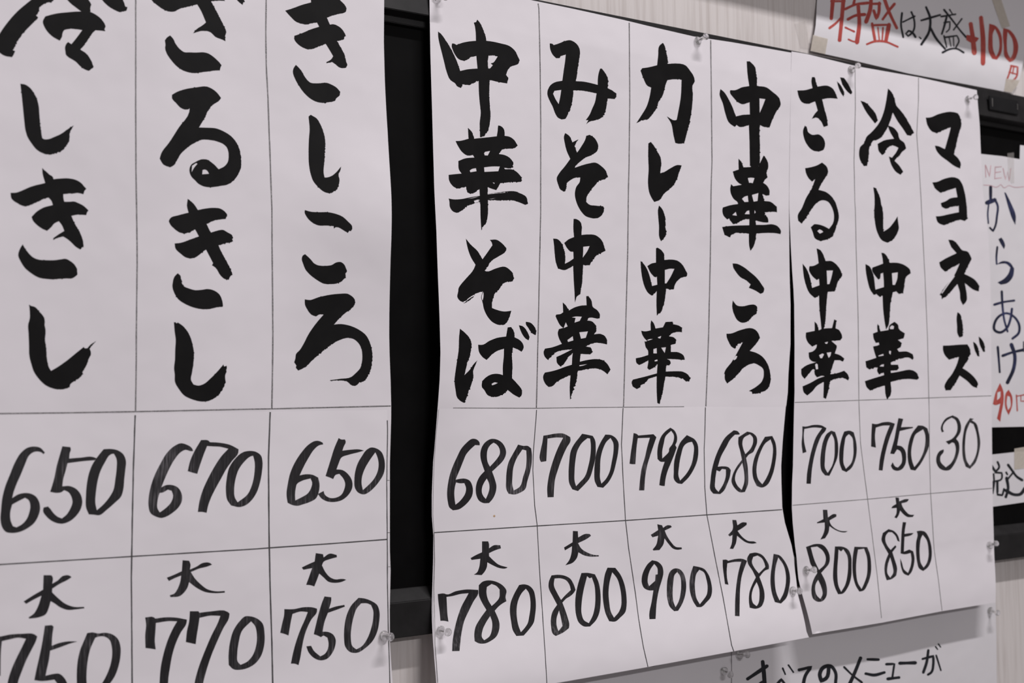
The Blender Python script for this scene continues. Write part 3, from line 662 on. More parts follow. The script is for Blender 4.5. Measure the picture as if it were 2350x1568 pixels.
p 608 192 625 215 645 290 662 360 668 435 740 430 870 452 920 510 965 580 978 635 958 665 955 800 940 980 920 1100 890 1220 855 1350 790 1355 752 1345 730 1250 705 1120 655 1040 750 1085 768 1080 790 970 815 820 825 615 740 612 665 620 645 660 630 720 610 790 560 880 530 960 470 1040 435 1075 380 1080 302 1120 360 1030 420 930 455 820 475 708 430 685 385 600 352 512 370 485 440 475 543 450 555 340 570 225
g
p 1575 405 1610 405 1670 470 1685 540 1695 690 1800 705 1870 755 1955 840 1968 900 1920 980 1880 1060 1838 1168 1770 1160 1728 1140 1722 1250 1720 1400 1725 1590 1720 1612 1660 1612 1612 1612 1610 1500 1608 1350 1600 1140 1490 1160 1460 1140 1435 1160 1370 1110 1330 1010 1300 890 1262 780 1272 725 1310 755 1360 830 1410 930 1452 1040 1530 1022 1612 1018 1608 875 1530 900 1480 880 1420 820 1382 760 1385 738 1440 738 1520 705 1605 690 1585 560
h 1722 832 1790 840 1760 920 1725 1000
@ 1400 310 A 468
g
p 1608 -20 1722 -20 1728 120 1722 280 1710 360 1770 235 1805 280 1825 360 1805 435 1815 490 1790 512 1765 550 1810 585 1838 640 1838 692 1820 698 1755 680 1780 760 1850 770 1920 825 1925 888 1860 885 1785 890 1780 920 1815 950 1822 1010 1760 1005 1680 985 1682 1035 1780 1035 1880 1030 1930 1050 1970 1120 1965 1142 1900 1130 1800 1128 1685 1135 1680 1200 1650 1290 1618 1335 1605 1280 1600 1135 1520 1130 1440 1130 1370 1175 1320 1150 1292 1060 1360 1050 1480 1042 1605 1040 1605 968 1540 975 1480 1010 1420 1028 1390 990 1372 960 1350 972 1310 930 1295 860 1300 835 1380 810 1475 795 1470 768 1430 740 1395 680 1385 620 1395 565 1420 590 1520 572 1480 550 1440 500 1415 420 1482 398 1480 272 1515 310 1538 372 1622 368 1610 200
h 1588 495 1625 490 1665 495 1645 555 1620 550 1602 550
h 1520 735 1550 710 1588 698 1595 770 1550 772
h 1635 690 1710 668 1700 760 1655 768
h 1408 922 1450 885 1462 930
h 1552 912 1580 875 1605 868 1608 912
h 1665 865 1680 890 1665 905
g
p 470 80 500 115 540 180 583 260 580 440 620 428 700 380 780 345 825 350 800 420 770 510 720 590 620 680 570 750 510 770 480 725 455 670 438 560 445 400 440 250 442 95
g
p 565 812 600 850 622 900 638 960 640 1080 645 1130 625 1190 590 1225 572 1190 565 1050 555 930 553 860
g
p 530 1305 548 1298 590 1325 622 1370 628 1440 700 1435 780 1450 830 1490 872 1560 890 1600 885 1630 800 1655 745 1735 735 1778 690 1778 648 1770 640 1840 620 1960 580 2055 560 2055 540 2080 535 1950 538 1790 515 1820 480 1850 440 1820 400 1750 372 1650 358 1550 352 1450 400 1500 445 1590 485 1740 545 1725 540 1630 510 1635 470 1590 430 1510 480 1480 530 1470
h 632 1555 690 1540 742 1542 700 1630 650 1710 632 1710
@ 1400 560 A 468
g
p 475 880 505 915 525 975 610 960 640 900 720 895 725 925 790 940 830 965 830 1015 765 1015 700 1040 680 1065 730 1075 765 1105 755 1150 700 1165 702 1245 790 1250 850 1290 862 1335 780 1330 655 1325 690 1345 702 1380 685 1400 648 1395 642 1470 740 1468 840 1473 900 1508 928 1553 910 1583 880 1583 840 1553 780 1538 640 1528 625 1600 605 1723 570 1843 545 1833 538 1700 538 1525 450 1553 400 1603 350 1633 350 1653 310 1673 262 1643 250 1588 265 1563 400 1530 540 1492 548 1385 500 1430 450 1450 430 1430 445 1340 380 1375 335 1395 305 1370 297 1318 360 1305 440 1280 438 1230 412 1190 400 1130 430 1118 400 1090 370 1040 360 1000 400 1008 470 995 468 920
h 550 1075 590 1060 580 1090 555 1085
h 430 1105 465 1095 495 1095 470 1105 435 1115
h 500 1212 538 1200 540 1262 500 1262
h 590 1195 645 1190 630 1258 605 1220
h 515 1340 545 1330 548 1350 515 1355
g
p 1412 225 1460 228 1530 260 1610 320 1690 390 1750 470 1778 520 1768 560 1735 575 1680 540 1600 505 1620 465 1570 420 1500 380 1450 320 1420 270
p 1415 650 1465 710 1530 718 1620 700 1665 700 1698 725 1690 800 1640 840 1590 890 1520 908 1470 880 1430 810 1408 720
@ 1400 700 A 468
g
p 1342 332 1390 330 1500 290 1640 270 1680 290 1715 340 1728 382 1690 440 1610 530 1680 550 1760 600 1820 690 1845 780 1850 870 1820 960 1740 1010 1640 1025 1635 1000 1600 992 1680 945 1750 880 1772 800 1760 730 1720 700 1660 672 1600 690 1530 730 1480 790 1400 870 1350 905 1325 860 1322 790 1312 800 1325 760 1400 660 1530 430 1480 450 1440 505 1400 480 1365 420 1345 370
h 1422 625 1450 585 1468 590 1450 625 1428 638
@ 1400 940 M 468
g
p 272 272 312 285 325 300 500 285 535 320 510 390 470 510 430 640 405 780 395 932 335 932 345 820 365 680 400 560 430 430 460 325 320 330 310 400 292 630 260 630 225 625 240 500 258 380
g
p 695 210 740 240 770 300 770 370 752 410 768 440 740 520 700 620 660 720 640 800 630 882 600 880 568 872 580 780 610 660 630 603 580 600 548 570 545 490 560 390 590 310 640 250
h 705 245 735 290 735 350 715 405 680 455 680 480 640 530 602 565 602 480 620 390 640 310
g
p 885 295 925 315 970 340 1005 390 1018 480 1005 590 960 700 900 790 830 858 780 850 740 810 735 720 740 600 770 480 810 380
h 945 372 965 420 962 520 935 640 880 740 808 820 790 770 795 660 820 520 860 410 900 382
g
p 1425 240 1470 250 1495 280 1490 290 1440 290 1390 340 1340 430 1280 540 1242 660 1300 655 1370 670 1392 700 1380 780 1350 860 1310 940 1270 975 1190 970 1158 930 1158 820 1175 690 1210 560 1260 440 1330 320
h 1228 700 1265 715 1290 685 1335 690 1335 760 1310 850 1250 950 1215 910 1212 820
g
p 1580 255 1640 270 1690 320 1695 380 1670 450 1650 490 1600 520 1568 560 1585 650 1592 760 1590 860 1555 950 1500 955 1440 910 1400 830 1415 750 1460 660 1520 580 1500 480 1478 390 1480 320
h 1612 285 1645 320 1648 380 1620 450 1560 515 1535 450 1525 390 1540 330
h 1525 615 1545 720 1548 830 1518 928 1470 880 1440 800 1450 740
g
p 1785 315 1870 305 1905 380 1918 480 1905 620 1870 760 1800 880 1750 900 1690 880 1650 790 1640 690 1660 570 1720 430
h 1850 345 1875 420 1870 560 1840 700 1790 810 1755 862 1710 810 1688 720 1700 600 1740 480 1790 390
@ 1400 1170 M 468
g
p 545 168 600 180 612 210 660 180 700 182 712 200 690 212 630 240 650 290 700 370 760 430 825 435 828 455 780 462 730 450 680 400 628 330 615 400 570 465 500 470 492 458 530 410 555 300 490 318 470 290 555 235
g
p 485 583 550 600 600 650 615 720 595 820 570 900 540 1050 525 1260 455 1262 452 1210 480 1060 500 930 450 930 395 905 368 850 368 770 400 680 440 620
h 510 625 545 670 550 745 525 750 520 820 450 882 435 840 440 760 470 680
g
p 735 680 800 685 845 730 870 800 878 890 865 990 830 1090 785 1165 740 1170 690 1120 660 1020 655 900 665 790 695 710
h 775 718 805 760 820 860 815 950 790 1060 755 1125 730 1060 722 950 730 830 745 750
g
p 960 648 1020 660 1080 680 1130 740 1165 840 1175 950 1160 1010 1110 1070 1050 1122 1000 1122 960 1060 925 960 915 850 930 740
h 1030 692 1080 720 1110 800 1125 900 1112 985 1075 1040 1035 1090 1000 1030 980 930 980 820 995 740
g
p 1410 118 1455 120 1468 180 1530 145 1575 150 1575 175 1520 215 1470 245 1520 310 1590 360 1680 375 1690 385 1640 392 1570 378 1500 330 1465 300 1450 390 1420 452 1380 450 1400 400 1412 290 1380 308 1362 290 1412 230
g
p 1298 578 1350 580 1360 590 1440 570 1530 568 1580 590 1560 640 1520 760 1500 900 1495 1050 1492 1228 1440 1225 1442 1050 1455 880 1480 720 1512 600 1430 602 1352 618 1345 700 1352 810 1365 865 1325 858 1312 760 1300 660
g
p 1610 505 1680 495 1750 520 1800 580 1832 650 1830 685 1790 700 1722 775 1750 850 1778 950 1775 1050 1740 1120 1680 1142 1610 1130 1600 1050 1610 940 1640 860 1680 780 1640 700 1590 620 1580 560
h 1700 528 1750 560 1780 620 1790 660 1715 735 1670 680 1635 600 1650 545
h 1690 835 1718 910 1722 1000 1710 1080 1690 1112 1650 1080 1632 1000 1650 910
g
p 1885 510 1950 525 2010 590 2055 680 2075 790 2065 900 2030 1020 1970 1082 1900 1065 1870 980 1850 860 1852 740 1870 620
h 1940 550 2000 640 2025 740 2025 850 2000 960 1955 1048 1920 970 1900 850 1900 730 1918 620
@ 1800 150 A 468
g
p 318 135 350 135 380 245 500 235 550 260 590 320 615 385 520 378 435 390 460 490 490 600 502 695 455 710 420 640 380 605 345 605 315 620 350 560 385 520 355 415 260 445 205 425 170 370 150 290 240 285 325 262 312 180
p 605 182 650 230 690 330 685 362 660 330 630 270
p 643 138 690 145 740 220 785 310 765 335 725 300 670 220
p 238 692 260 720 275 770 320 800 400 797 450 840 470 910 455 970 400 992 330 980 260 910 225 830 218 740
g
p 240 1185 300 1175 370 1155 435 1120 490 1170 505 1230 470 1300 430 1360 395 1435 480 1460 560 1530 610 1640 628 1760 600 1860 560 1960 510 2000 420 2028 350 1990 330 1930 305 1865 345 1830 400 1835 470 1860 515 1885 560 1820 572 1720 550 1640 500 1570 430 1555 370 1590 320 1650 250 1760 200 1825 160 1790 155 1730 200 1650 250 1530 320 1410 355 1310 320 1340 280 1300 250 1240
h 380 1910 405 1890 430 1900 450 1920 410 1940
g
p 878 408 930 425 1000 490 1045 545 1080 635 1045 670 990 600 940 530
p 1195 265 1230 300 1270 380 1290 460 1340 520 1400 600 1450 690 1495 775 1460 812 1415 805 1360 720 1310 650 1250 545 1215 660 1160 770 1090 850 1020 870 980 950 975 1030 955 1160 915 1158 870 1080 862 1000 875 940 915 900 950 820 1000 775 1100 650 1150 520 1175 400
p 1190 690 1260 720 1310 780 1330 850 1380 890 1405 960 1370 990 1340 1020 1270 1100 1320 1150 1370 1225 1340 1262 1290 1230 1235 1150 1205 1050 1240 1065 1290 1000 1315 950 1250 925 1190 950 1150 1020 1128 1035 1090 990 1075 905 1150 865 1265 845 1220 770
g
p 1025 1405 1055 1415 1095 1500 1120 1600 1140 1720 1140 1860 1145 1915 1200 1880 1260 1810 1305 1740 1315 1830 1320 1870 1300 1940 1240 2020 1190 2045 1130 2020 1070 1920 1045 1810 1035 1710 1040 1600 1038 1500
g
p 1630 602 1680 600 1780 560 1960 540 2000 555 2030 610 2040 680 2010 790 1980 920 1955 1025 2010 1080 2035 1140 2025 1190 1960 1160 1880 1100 1800 1040 1750 975 1735 925 1770 930 1850 965 1880 860 1905 770 1918 712 1840 745 1760 785 1700 760 1650 690
g
p 1705 1350 1750 1345 1850 1305 1960 1290 2010 1310 2050 1370 2080 1470 2100 1600 2110 1770 2080 1795 2030 1780 1930 1810 1830 1840 1770 1810 1745 1740 1790 1738 1900 1715 2012 1692 2010 1620 1930 1630 1860 1652 1815 1630 1802 1588 1850 1570 1920 1530 1995 1520 1975 1412 1890 1440 1800 1470 1740 1420
@ 1800 400 A 468
g
p 1890 755 1940 760 2000 810 2050 875 2110 890 2160 970 2130 1040 2075 1150 2140 1180 2200 1220 2250 1290 2240 1350 2200 1340 2080 1255 2100 1370 2100 1460 2060 1510 2030 1450 2022 1360 1995 1265 1930 1340 1860 1410 1815 1440 1810 1400 1790 1390 1850 1300 1960 1160 2020 1030 1940 1070 1855 1125 1800 1070 1785 1015 1860 970 1985 910 1920 830
h 1810 1370 1870 1280 1955 1165 1965 1175 1880 1290 1820 1375
g
p 372 855 410 870 450 930 478 1000 540 1000 600 1040 650 1110 668 1170 630 1220 580 1350 500 1355 490 1450 480 1600 465 1750 445 1810 430 1800 418 1680 405 1550 400 1400 350 1425 290 1370 250 1280 225 1180 210 1030 250 1080 290 1170 320 1310 405 1280 400 1205 375 1220 320 1170 285 1100 290 1060 340 1055 395 1025 385 940
h 488 1110 560 1108 545 1180 520 1265 495 1268
g
p 1118 905 1150 910 1190 960 1215 1020 1300 1020 1390 1050 1450 1105 1458 1140 1400 1190 1385 1280 1370 1370 1320 1380 1290 1350 1250 1360 1225 1500 1215 1620 1200 1740 1172 1788 1150 1660 1138 1540 1132 1400 1100 1415 1060 1380 1030 1390 990 1330 960 1230 938 1100 935 1035 980 1060 1020 1140 1050 1330 1148 1300 1145 1220 1138 1130 1110 1150 1105 1200 1085 1215 1040 1160 1010 1100 1015 1075 1070 1055 1138 1030 1130 960
h 1240 1140 1308 1130 1300 1210 1275 1275 1248 1275
@ 1800 640 A 468
g
p 348 492 375 520 395 595 425 580 470 572 550 568 575 468 602 480 590 570 630 590 660 640 668 680 645 710 540 715 605 770 600 810 580 860 640 880 692 920 675 955 640 940 580 940 560 1000 530 1100 600 1090 690 1060 730 1100 748 1150 735 1172 690 1145 530 1170 510 1280 480 1385 450 1370 455 1190 380 1230 320 1300 265 1345 225 1310 210 1240 300 1200 400 1145 465 1125 430 1115 375 1135 350 1090 355 1050 330 1040 270 1110 235 1155 200 1110 195 1040 250 1000 370 960 330 955 290 920 280 850 320 840 370 790 375 755 320 780 270 730 248 670 250 620 350 600 350 540
p 345 1060 400 1045 470 1040 480 1100 380 1135 355 1110
h 465 735 503 725 495 748 478 750
h 400 880 440 860 458 870 435 915 415 915
h 488 852 540 845 530 890 510 912
h 355 990 370 975 385 985 390 1040 365 1045
g
p 1075 518 1095 560 1110 605 1200 590 1210 540 1270 495 1310 530 1320 575 1390 630 1375 685 1310 705 1355 740 1340 790 1300 810 1320 840 1420 840 1480 870 1492 915 1480 935 1440 910 1340 920 1225 965 1230 990 1310 990 1320 1030 1300 1055 1225 1060 1230 1085 1320 1070 1480 1055 1530 1090 1550 1140 1530 1165 1450 1155 1350 1160 1225 1190 1225 1340 1185 1392 1170 1350 1158 1230 1090 1250 990 1290 950 1250 928 1180 1020 1150 1150 1110 1145 1080 1090 1100 1070 1060 1075 1020 1040 1020 980 1045 945 1020 935 950 1000 930 1060 910 1040 850 1022 780 1095 765 1090 735 1055 740 1030 690 1022 630 1075 610 1070 550
h 1215 560 1240 535 1265 548 1258 580 1220 580
h 1085 885 1140 865 1145 885 1085 895
h 1208 830 1230 832 1225 875 1208 860
h 1098 1010 1120 990 1148 985 1145 1012
g
p 1995 385 2020 400 2045 470 2060 580 2058 660 2020 680 1998 640 1990 540 1985 450
g
p 1828 770 1900 768 2000 760 2110 755 2140 810 2145 870 2110 940 2055 1030 2130 1080 2200 1150 2232 1210 2220 1260 2180 1245 2110 1180 2020 1115 1980 1190 1915 1285 1860 1288 1845 1240 1870 1180 1930 1100 2000 950 2012 900 1960 915 1900 935 1850 880 1828 820
p 2175 725 2200 740 2240 820 2250 895 2225 890 2190 810
p 2240 665 2270 690 2310 780 2310 845 2290 840 2250 750
@ 1800 900 M 468
g
p 208 395 240 398 340 378 430 385 485 415 480 435 430 500 390 590 350 720 320 880 305 1058 255 1055 262 940 285 800 320 650 365 520 435 415 340 408 232 425 225 480 230 580 255 690 212 705 200 600 208 480
g
p 540 445 585 460 610 540 622 650 610 760 570 860 520 965 470 960 430 910 415 810 425 680 450 560 490 480
h 545 480 570 530 580 650 575 760 550 850 500 932 470 880 468 780 480 650 510 540
g
p 690 455 755 445 800 465 825 560 835 670 815 790 770 880 715 922 665 900 640 830 632 720 645 600 665 520
h 745 485 780 520 795 620 795 730 770 820 710 885 685 830 682 720 695 590 715 510
g
p 1010 362 1060 370 1130 350 1210 345 1275 365 1260 410 1220 510 1180 640 1150 780 1132 905 1088 900 1100 780 1130 640 1170 500 1215 385 1130 388 1055 410 1045 500 1055 640 1000 628 1003 500
g
p 1315 300 1370 310 1360 350 1345 405 1420 402 1482 402 1482 415 1420 428 1330 450 1315 530 1300 615 1350 625 1390 670 1405 760 1395 830 1355 890 1300 908 1250 890 1228 850 1248 808 1280 860 1310 870 1350 820 1355 740 1335 680 1300 660 1265 715 1220 710 1240 640 1270 530 1290 420
g
p 1540 385 1600 390 1650 420 1672 520 1665 630 1620 740 1570 830 1510 905 1455 895 1430 820 1420 700 1435 580 1470 480
h 1600 430 1620 480 1625 580 1600 700 1550 800 1498 865 1475 800 1462 700 1480 580 1520 480 1550 460
g
p 1940 268 2000 300 2035 380 2030 460 1980 540 2005 570 2018 640 2000 740 1960 830 1900 900 1850 905 1790 880 1755 820 1755 740 1790 680 1835 660 1838 685 1800 740 1800 800 1860 868 1920 820 1965 730 1975 640 1960 590 1935 580 1895 605 1860 570 1930 540 1985 470 1995 390 1970 320 1930 295 1870 330 1830 390 1828 430 1840 455 1815 465 1803 420 1820 360 1860 305
g
p 2140 300 2185 310 2160 325 2210 360 2240 460 2258 590 2240 710 2200 820 2140 885 2090 860 2060 770 2050 640 2060 500 2085 390
h 2140 350 2180 370 2210 460 2225 580 2215 700 2180 790 2138 850 2105 800 2085 700 2085 560 2100 450
@ 1800 1140 M 468
g
p 445 152 495 152 503 240 575 200 600 205 600 230 520 275 530 310 590 370 650 395 730 398 710 410 650 408 580 380 520 340 510 410 470 480 415 495 445 440 465 370 465 298 380 308 375 298 450 260
g
p 250 580 370 545 440 555 500 620 525 710 515 770 460 840 425 880 470 970 492 1070 480 1160 440 1205 385 1212 335 1180 312 1100 320 1010 350 930 380 880 360 830 325 810 280 690
h 305 585 380 575 440 620 478 700 465 780 400 845 350 740
h 390 960 425 1040 440 1130 415 1180 375 1140 355 1070 365 1000
g
p 583 575 680 580 735 610 770 690 775 800 770 930 730 1050 670 1120 620 1125 585 1050 562 940 565 820 575 700
h 625 610 655 632 680 605 725 680 735 790 725 920 700 1020 655 1098 625 1030 612 930 612 810 620 700
g
p 808 578 955 582 985 660 1000 770 995 900 960 1010 910 1085 865 1095 825 1030 795 930 785 810 790 690
h 850 610 920 600 950 690 958 800 950 910 920 1000 890 1065 850 1000 830 900 828 780 838 680
g
p 1280 10 1320 12 1325 55 1400 28 1435 30 1425 50 1350 78 1360 110 1400 170 1440 205 1498 210 1480 235 1420 235 1370 200 1335 160 1320 210 1295 250 1268 240 1290 200 1295 130 1235 135 1240 120 1290 85
g
p 1200 375 1260 395 1310 450 1330 520 1305 510 1280 450 1240 410 1200 410 1170 450 1165 510 1190 570 1225 615 1280 560 1292 580 1245 640 1270 720 1300 830 1290 910 1240 950 1180 965 1160 900 1155 800 1175 720 1200 660 1150 570 1120 500 1135 420
h 1220 700 1245 790 1255 880 1220 935 1190 890 1190 800
g
p 1365 293 1405 297 1390 380 1385 430 1440 422 1490 420 1470 440 1385 465 1378 635 1440 610 1485 630 1500 700 1490 800 1460 880 1430 912 1380 890 1345 810 1335 710 1355 760 1380 840 1425 880 1455 800 1465 710 1455 650 1385 665 1340 655 1345 540 1352 400
g
p 1525 400 1560 393 1620 405 1660 460 1690 550 1700 650 1690 740 1650 820 1600 858 1555 830 1530 750 1518 640 1520 520 1535 430
h 1595 440 1640 500 1660 600 1660 700 1635 780 1605 818 1575 770 1560 670 1562 560 1575 480
@ 1830 0 R 520 S
g
s 42 372 -40 352 190
s 26 350 12 490 12
s 46 480 -40 460 200 438 415
s 26 332 292 400 240 455 180
s 30 495 95 600 48 735 30
s 34 525 200 600 162 700 150
s 46 632 70 642 250 618 440
s 20 530 408 580 430 618 436
s 22 498 285 590 328
s 32 598 -30 582 50
g
s 42 765 -40 755 100 712 228
s 26 770 40 860 38
s 32 850 30 842 140 820 195 792 110
s 36 895 -30 950 120 1030 290
s 30 1008 40 950 110 885 200
s 30 775 245 805 420
s 24 772 262 960 256
s 44 950 256 918 425
s 16 835 285 850 415
s 18 888 285 880 415
s 24 722 458 800 430 900 430 1040 485
@ 1830 0 K 520 S
g
s 24 1085 135 1075 260 1098 385
s 20 1095 228 1218 168
s 24 1182 125 1205 180 1198 330 1150 375 1125 350 1155 318 1195 340 1225 385
s 16 1265 385 1282 402
g
s 24 1285 212 1480 155
s 26 1335 75 1375 180 1365 330 1285 462
s 26 1375 280 1440 400 1530 505
g
s 20 1490 172 1640 148
s 22 1520 100 1600 200 1700 330 1752 388
s 16 1578 98 1612 152
s 20 1705 195 1620 310
s 24 1548 175 1515 300 1498 352
s 18 1520 235 1582 225 1570 310 1545 332
s 18 1520 370 1548 490
s 20 1530 388 1655 370 1675 420 1645 490
s 14 1575 395 1592 480
s 14 1618 390 1622 480
s 22 1505 545 1580 510 1650 505 1725 545
@ 1830 0 R 520 S
g
s 52 1798 250 1820 400 1835 550
p 1755 360 1810 370 1885 395 1860 432 1800 442 1750 415
g
s 50 1905 185 1925 400 1925 658
g
p 1990 245 2060 270 2115 360 2125 450 2110 560 2070 620 2020 610 1985 540 1980 400
h 2050 300 2085 380 2095 470 2080 550 2060 585 2035 530 2025 420 2030 340
g
p 2135 290 2200 310 2260 380 2290 470 2280 560 2240 630 2200 645 2150 590 2140 470 2130 380
h 2180 330 2225 400 2240 490 2232 560 2210 605 2185 560 2172 450
g
s 22 2220 682 2198 760 2172 830
s 22 2215 682 2285 695 2270 800 2225 845
s 16 2245 690 2232 765
s 16 2195 748 2275 770
@ 2200 190 P 600 N
g
s 8 240 740 245 850
s 8 245 745 278 845 290 745
g
s 8 330 755 325 865
s 8 330 760 385 755
s 8 330 808 380 800
s 8 325 862 385 855
g
s 8 400 770 420 870 440 800 455 885 470 770
g
s 7 225 920 290 925 340 940 380 915 410 945 450 925 500 940 588 935
@ 2200 190 B 600 N
g
s 28 288 935 288 1050
s 40 255 1080 325 1055
s 20 322 1045 350 1100 345 1200 330 1290 310 1335 282 1305
s 14 272 1080 262 1180 268 1265
p 410 985 425 990 470 1080 515 1200 510 1280 480 1220 450 1130
@ 2200 540 B 600 N
g
p 358 35 385 20 410 60 418 95 408 125 380 80
s 18 348 105 340 200 342 258
p 335 265 400 232 460 245 500 300 490 370 440 430 380 445 350 425 410 390 450 340 465 290 430 258 370 258
g
s 22 320 625 400 602 500 588
s 22 388 505 395 640 410 760 440 865
s 24 480 662 465 760 430 840 370 875 325 855 328 780 370 725 430 702 500 735 545 810 540 880 485 930
g
s 22 352 1005 360 1100 370 1232
s 26 395 1085 480 1055 580 1032
s 38 475 985 505 1080 495 1200 440 1325
s 14 585 960 585 1045
@ 2200 860 R 600 N
g
p 308 265 330 170 372 75 400 140 405 240 385 350 375 425 345 395 360 330 375 260 330 275
h 350 160 378 150 370 210 345 230
g
p 425 165 450 135 480 190 480 290 450 365 420 300 415 230
h 440 190 462 200 465 290 445 320 432 260
g
s 14 520 185 528 325
s 12 520 195 600 180
s 10 560 190 560 240 600 238
@ 2200 860 K 600 T
g
s 19 350 785 365 830 325 880 390 885 385 940 320 962 315 895
s 25 290 815 330 870
s 25 318 960 305 1065
s 22 348 960 350 1080 395 1085 408 1030
g
s 25 445 812 490 875 520 915 572 950
s 20 495 875 435 950
s 20 428 880 438 898
s 30 432 930 445 1030 425 1100
s 32 425 1042 500 1080 550 1078 600 1020
@ 1580 1380 K 770 D
g
s 27 415 545 550 455
s 29 520 425 528 500 535 600
s 16 500 575 520 565 545 580
g
s 20 615 590 650 548 690 600
s 13 660 470 678 512
s 13 700 448 735 498
g
s 25 775 482 860 462 820 520 800 610
g
s 27 985 455 965 540 930 560 920 510 945 465 995 455 1030 500 1030 580
g
s 29 1205 400 1165 500 1120 600
s 16 1090 462 1150 520 1215 570
g
s 20 1255 408 1332 410
s 22 1242 508 1300 518 1372 500
g
s 18 1385 442 1442 440 1428 535
s 22 1395 545 1475 535
g
s 25 1480 435 1590 432
g
s 18 1640 405 1715 385 1715 440 1700 500 1678 515
s 20 1680 345 1668 430 1645 500
s 13 1735 380 1768 485
s 10 1730 318 1745 338
s 10 1750 300 1766 322
'''
LINES = '''
A 3.2 310.5,-200 311.5,0 311.5,250 312,380 314.5,555 314.8,605 312.8,770 312.8,827 311,946
A 3.2 609,-140 610.9,0 610,75 611,150 615,225 617.6,300 620.9,390 624,480 624.6,580 626.4,770 626,810 623.9,939
A 3.0 -320,953 0,949.5 150,947.7 310,945 588,939.1 625,938.5 760,935.3 897,932
PA 3.4 310.3,953 306.5,1065 303.5,1200 302.8,1250 301.5,1325 303.3,1566 304,1700
PA 3.4 620,946 616.4,1050 616.4,1085 617.6,1235 620,1350 623.9,1476 625.9,1566 628,1700
PA 2.8 -320,1314 0,1296 310,1277 588,1260.2 617.6,1257.8 760,1248 889,1238.2
PA 2.2 888.8,965 889.5,985 887.6,1110 889,1260 889,1330 891,1440 894.8,1566 899,1660
B 2.6 1235,8 1236.8,20 1239.8,160 1241,280 1240.8,490 1235.8,730 1231,937
B 2.6 1444,52 1445.4,219 1443.8,370 1442,449 1440.8,569 1436.8,719 1432.9,870 1430.9,935
B 2.6 1631,92 1632.6,219 1634,370 1632,430 1630.6,569 1630,600 1626,779 1620,933
B 1.6 1040,936.6 1232,937.2 1358,935.4 1511,934 1570,933.6
PB 1.9 1231.6,941 1224,1040 1223,1080 1227,1160 1232.5,1204 1238.9,1319.5 1245.8,1419 1251.8,1510.7 1255,1568 1257,1574
PB 1.9 1429.9,937 1426.9,1010 1426.3,1020 1430.9,1119 1435.4,1193 1442.8,1259.6 1457.8,1359 1465.5,1420 1476.6,1486 1487,1531
PB 1.9 1619,935 1617,1010 1616,1030 1617.5,1119 1622,1181 1639,1269.6 1658.9,1369 1678.8,1480.7 1684,1495.5
PB 2.2 996.5,1222.7 1232.9,1207.4 1436,1194.9 1622,1182 1795,1170
PB 1.0 996.5,1222 998,1285 996,1345 999,1482 1005,1567
C 1.5 1962.4,157 1963,250 1960,369 1961.8,461 1963,480 1965,579 1969,711 1970,779 1971,919 1975,1019 1985,1099 1991,1145 2003,1239.6 2013,1319 2023,1419
C 1.5 2108,178 2107.8,230 2103.8,309 2109.8,389 2114,461 2117.8,539 2123,640 2128.7,779 2131.7,913 2132.7,960 2133,1039 2135.7,1133 2143.6,1259.5 2154.6,1339 2162,1402
C 1.6 1824,923.9 1971.4,918.9 2131.7,913.5 2275,908.6
C 1.6 1819,1160 1991,1146 2135.7,1133 2277,1121
A 1.4 888.4,1102.6 894,1102.6
A 1.4 889.5,1222.7 894.5,1222.7
A 1.4 891,1301 895.5,1301
'''

MATS = {'A': M_INK, 'M': M_MARK, 'R': M_RED, 'K': M_MARKK, 'P': M_PINK, 'B': M_BLUE}
def put(name, polys, holes, key, mat, off, grid=0.006):
    f = SURF[key]
    fo = lambda X, Z: f(X, Z) + off
    W_ = [wall_poly(p, fo) for p in polys]; H_ = [wall_poly(p, fo) for p in holes]
    me = planar(W_, H_, f, off, grid)
    root = ROOT[key]
    me.transform(Matrix.Translation(-Vector(root.location)))
    return link(name, me, mat, root)
def flush(st):
    if not st['p']: return
    xs = [p[0] for q in st['p'] for p in q]; c = sum(xs) / len(xs)
    m = st['mat']
    key = st['sheet'] or (('A' if c < 893 else 'B' if c < 1812 else 'C') if m == 'A' else ('PA' if c < 893 else 'PB' if c < 1814 else 'C'))
    name = {'A': 'brush_character', 'M': 'marker_character'}.get(m, 'pen_character')
    if m == 'A': st['p'] = [ragged(q) for q in st['p']]
    put(name, st['p'], st['h'], key, MATS[m], 0.00012)
    st['p'], st['h'] = [], []
st = dict(p=[], h=[], mat='A', sheet=None)
for ln in DATA.strip().splitlines():
    t = ln.split()
    if not t: continue
    if t[0] == '@':
        flush(st)
        x0, y0, wd = float(t[1]), float(t[2]), float(t[4]) if len(t) > 4 else 588.0
        st['sheet'] = t[5] if len(t) > 5 else None
        k = wd / (588.0 if wd == 600 else 1.0) / 2350.0 * (588.0 if wd == 600 else 1.0)
        if wd == 600: k = 1 / 3.92
        elif wd != 588.0: k = wd / 2350.0
        else: k = 588.0 / 2350.0
        st['next'] = t[3]; st['mat'] = t[3]
    elif t[0] == 'g': flush(st)
    elif t[0] in 'ph':
        v = [float(a) for a in t[1:]]
        st[t[0]].append(smooth_poly([(x0 + v[i] * k, y0 + v[i + 1] * k) for i in range(0, len(v), 2)]))
    elif t[0] == 's':
        v = [float(a) for a in t[1:]]
        st['p'] += stroke_poly([(x0 + v[i] * k, y0 + v[i + 1] * k) for i in range(1, len(v), 2)], v[0] * k)
flush(st)
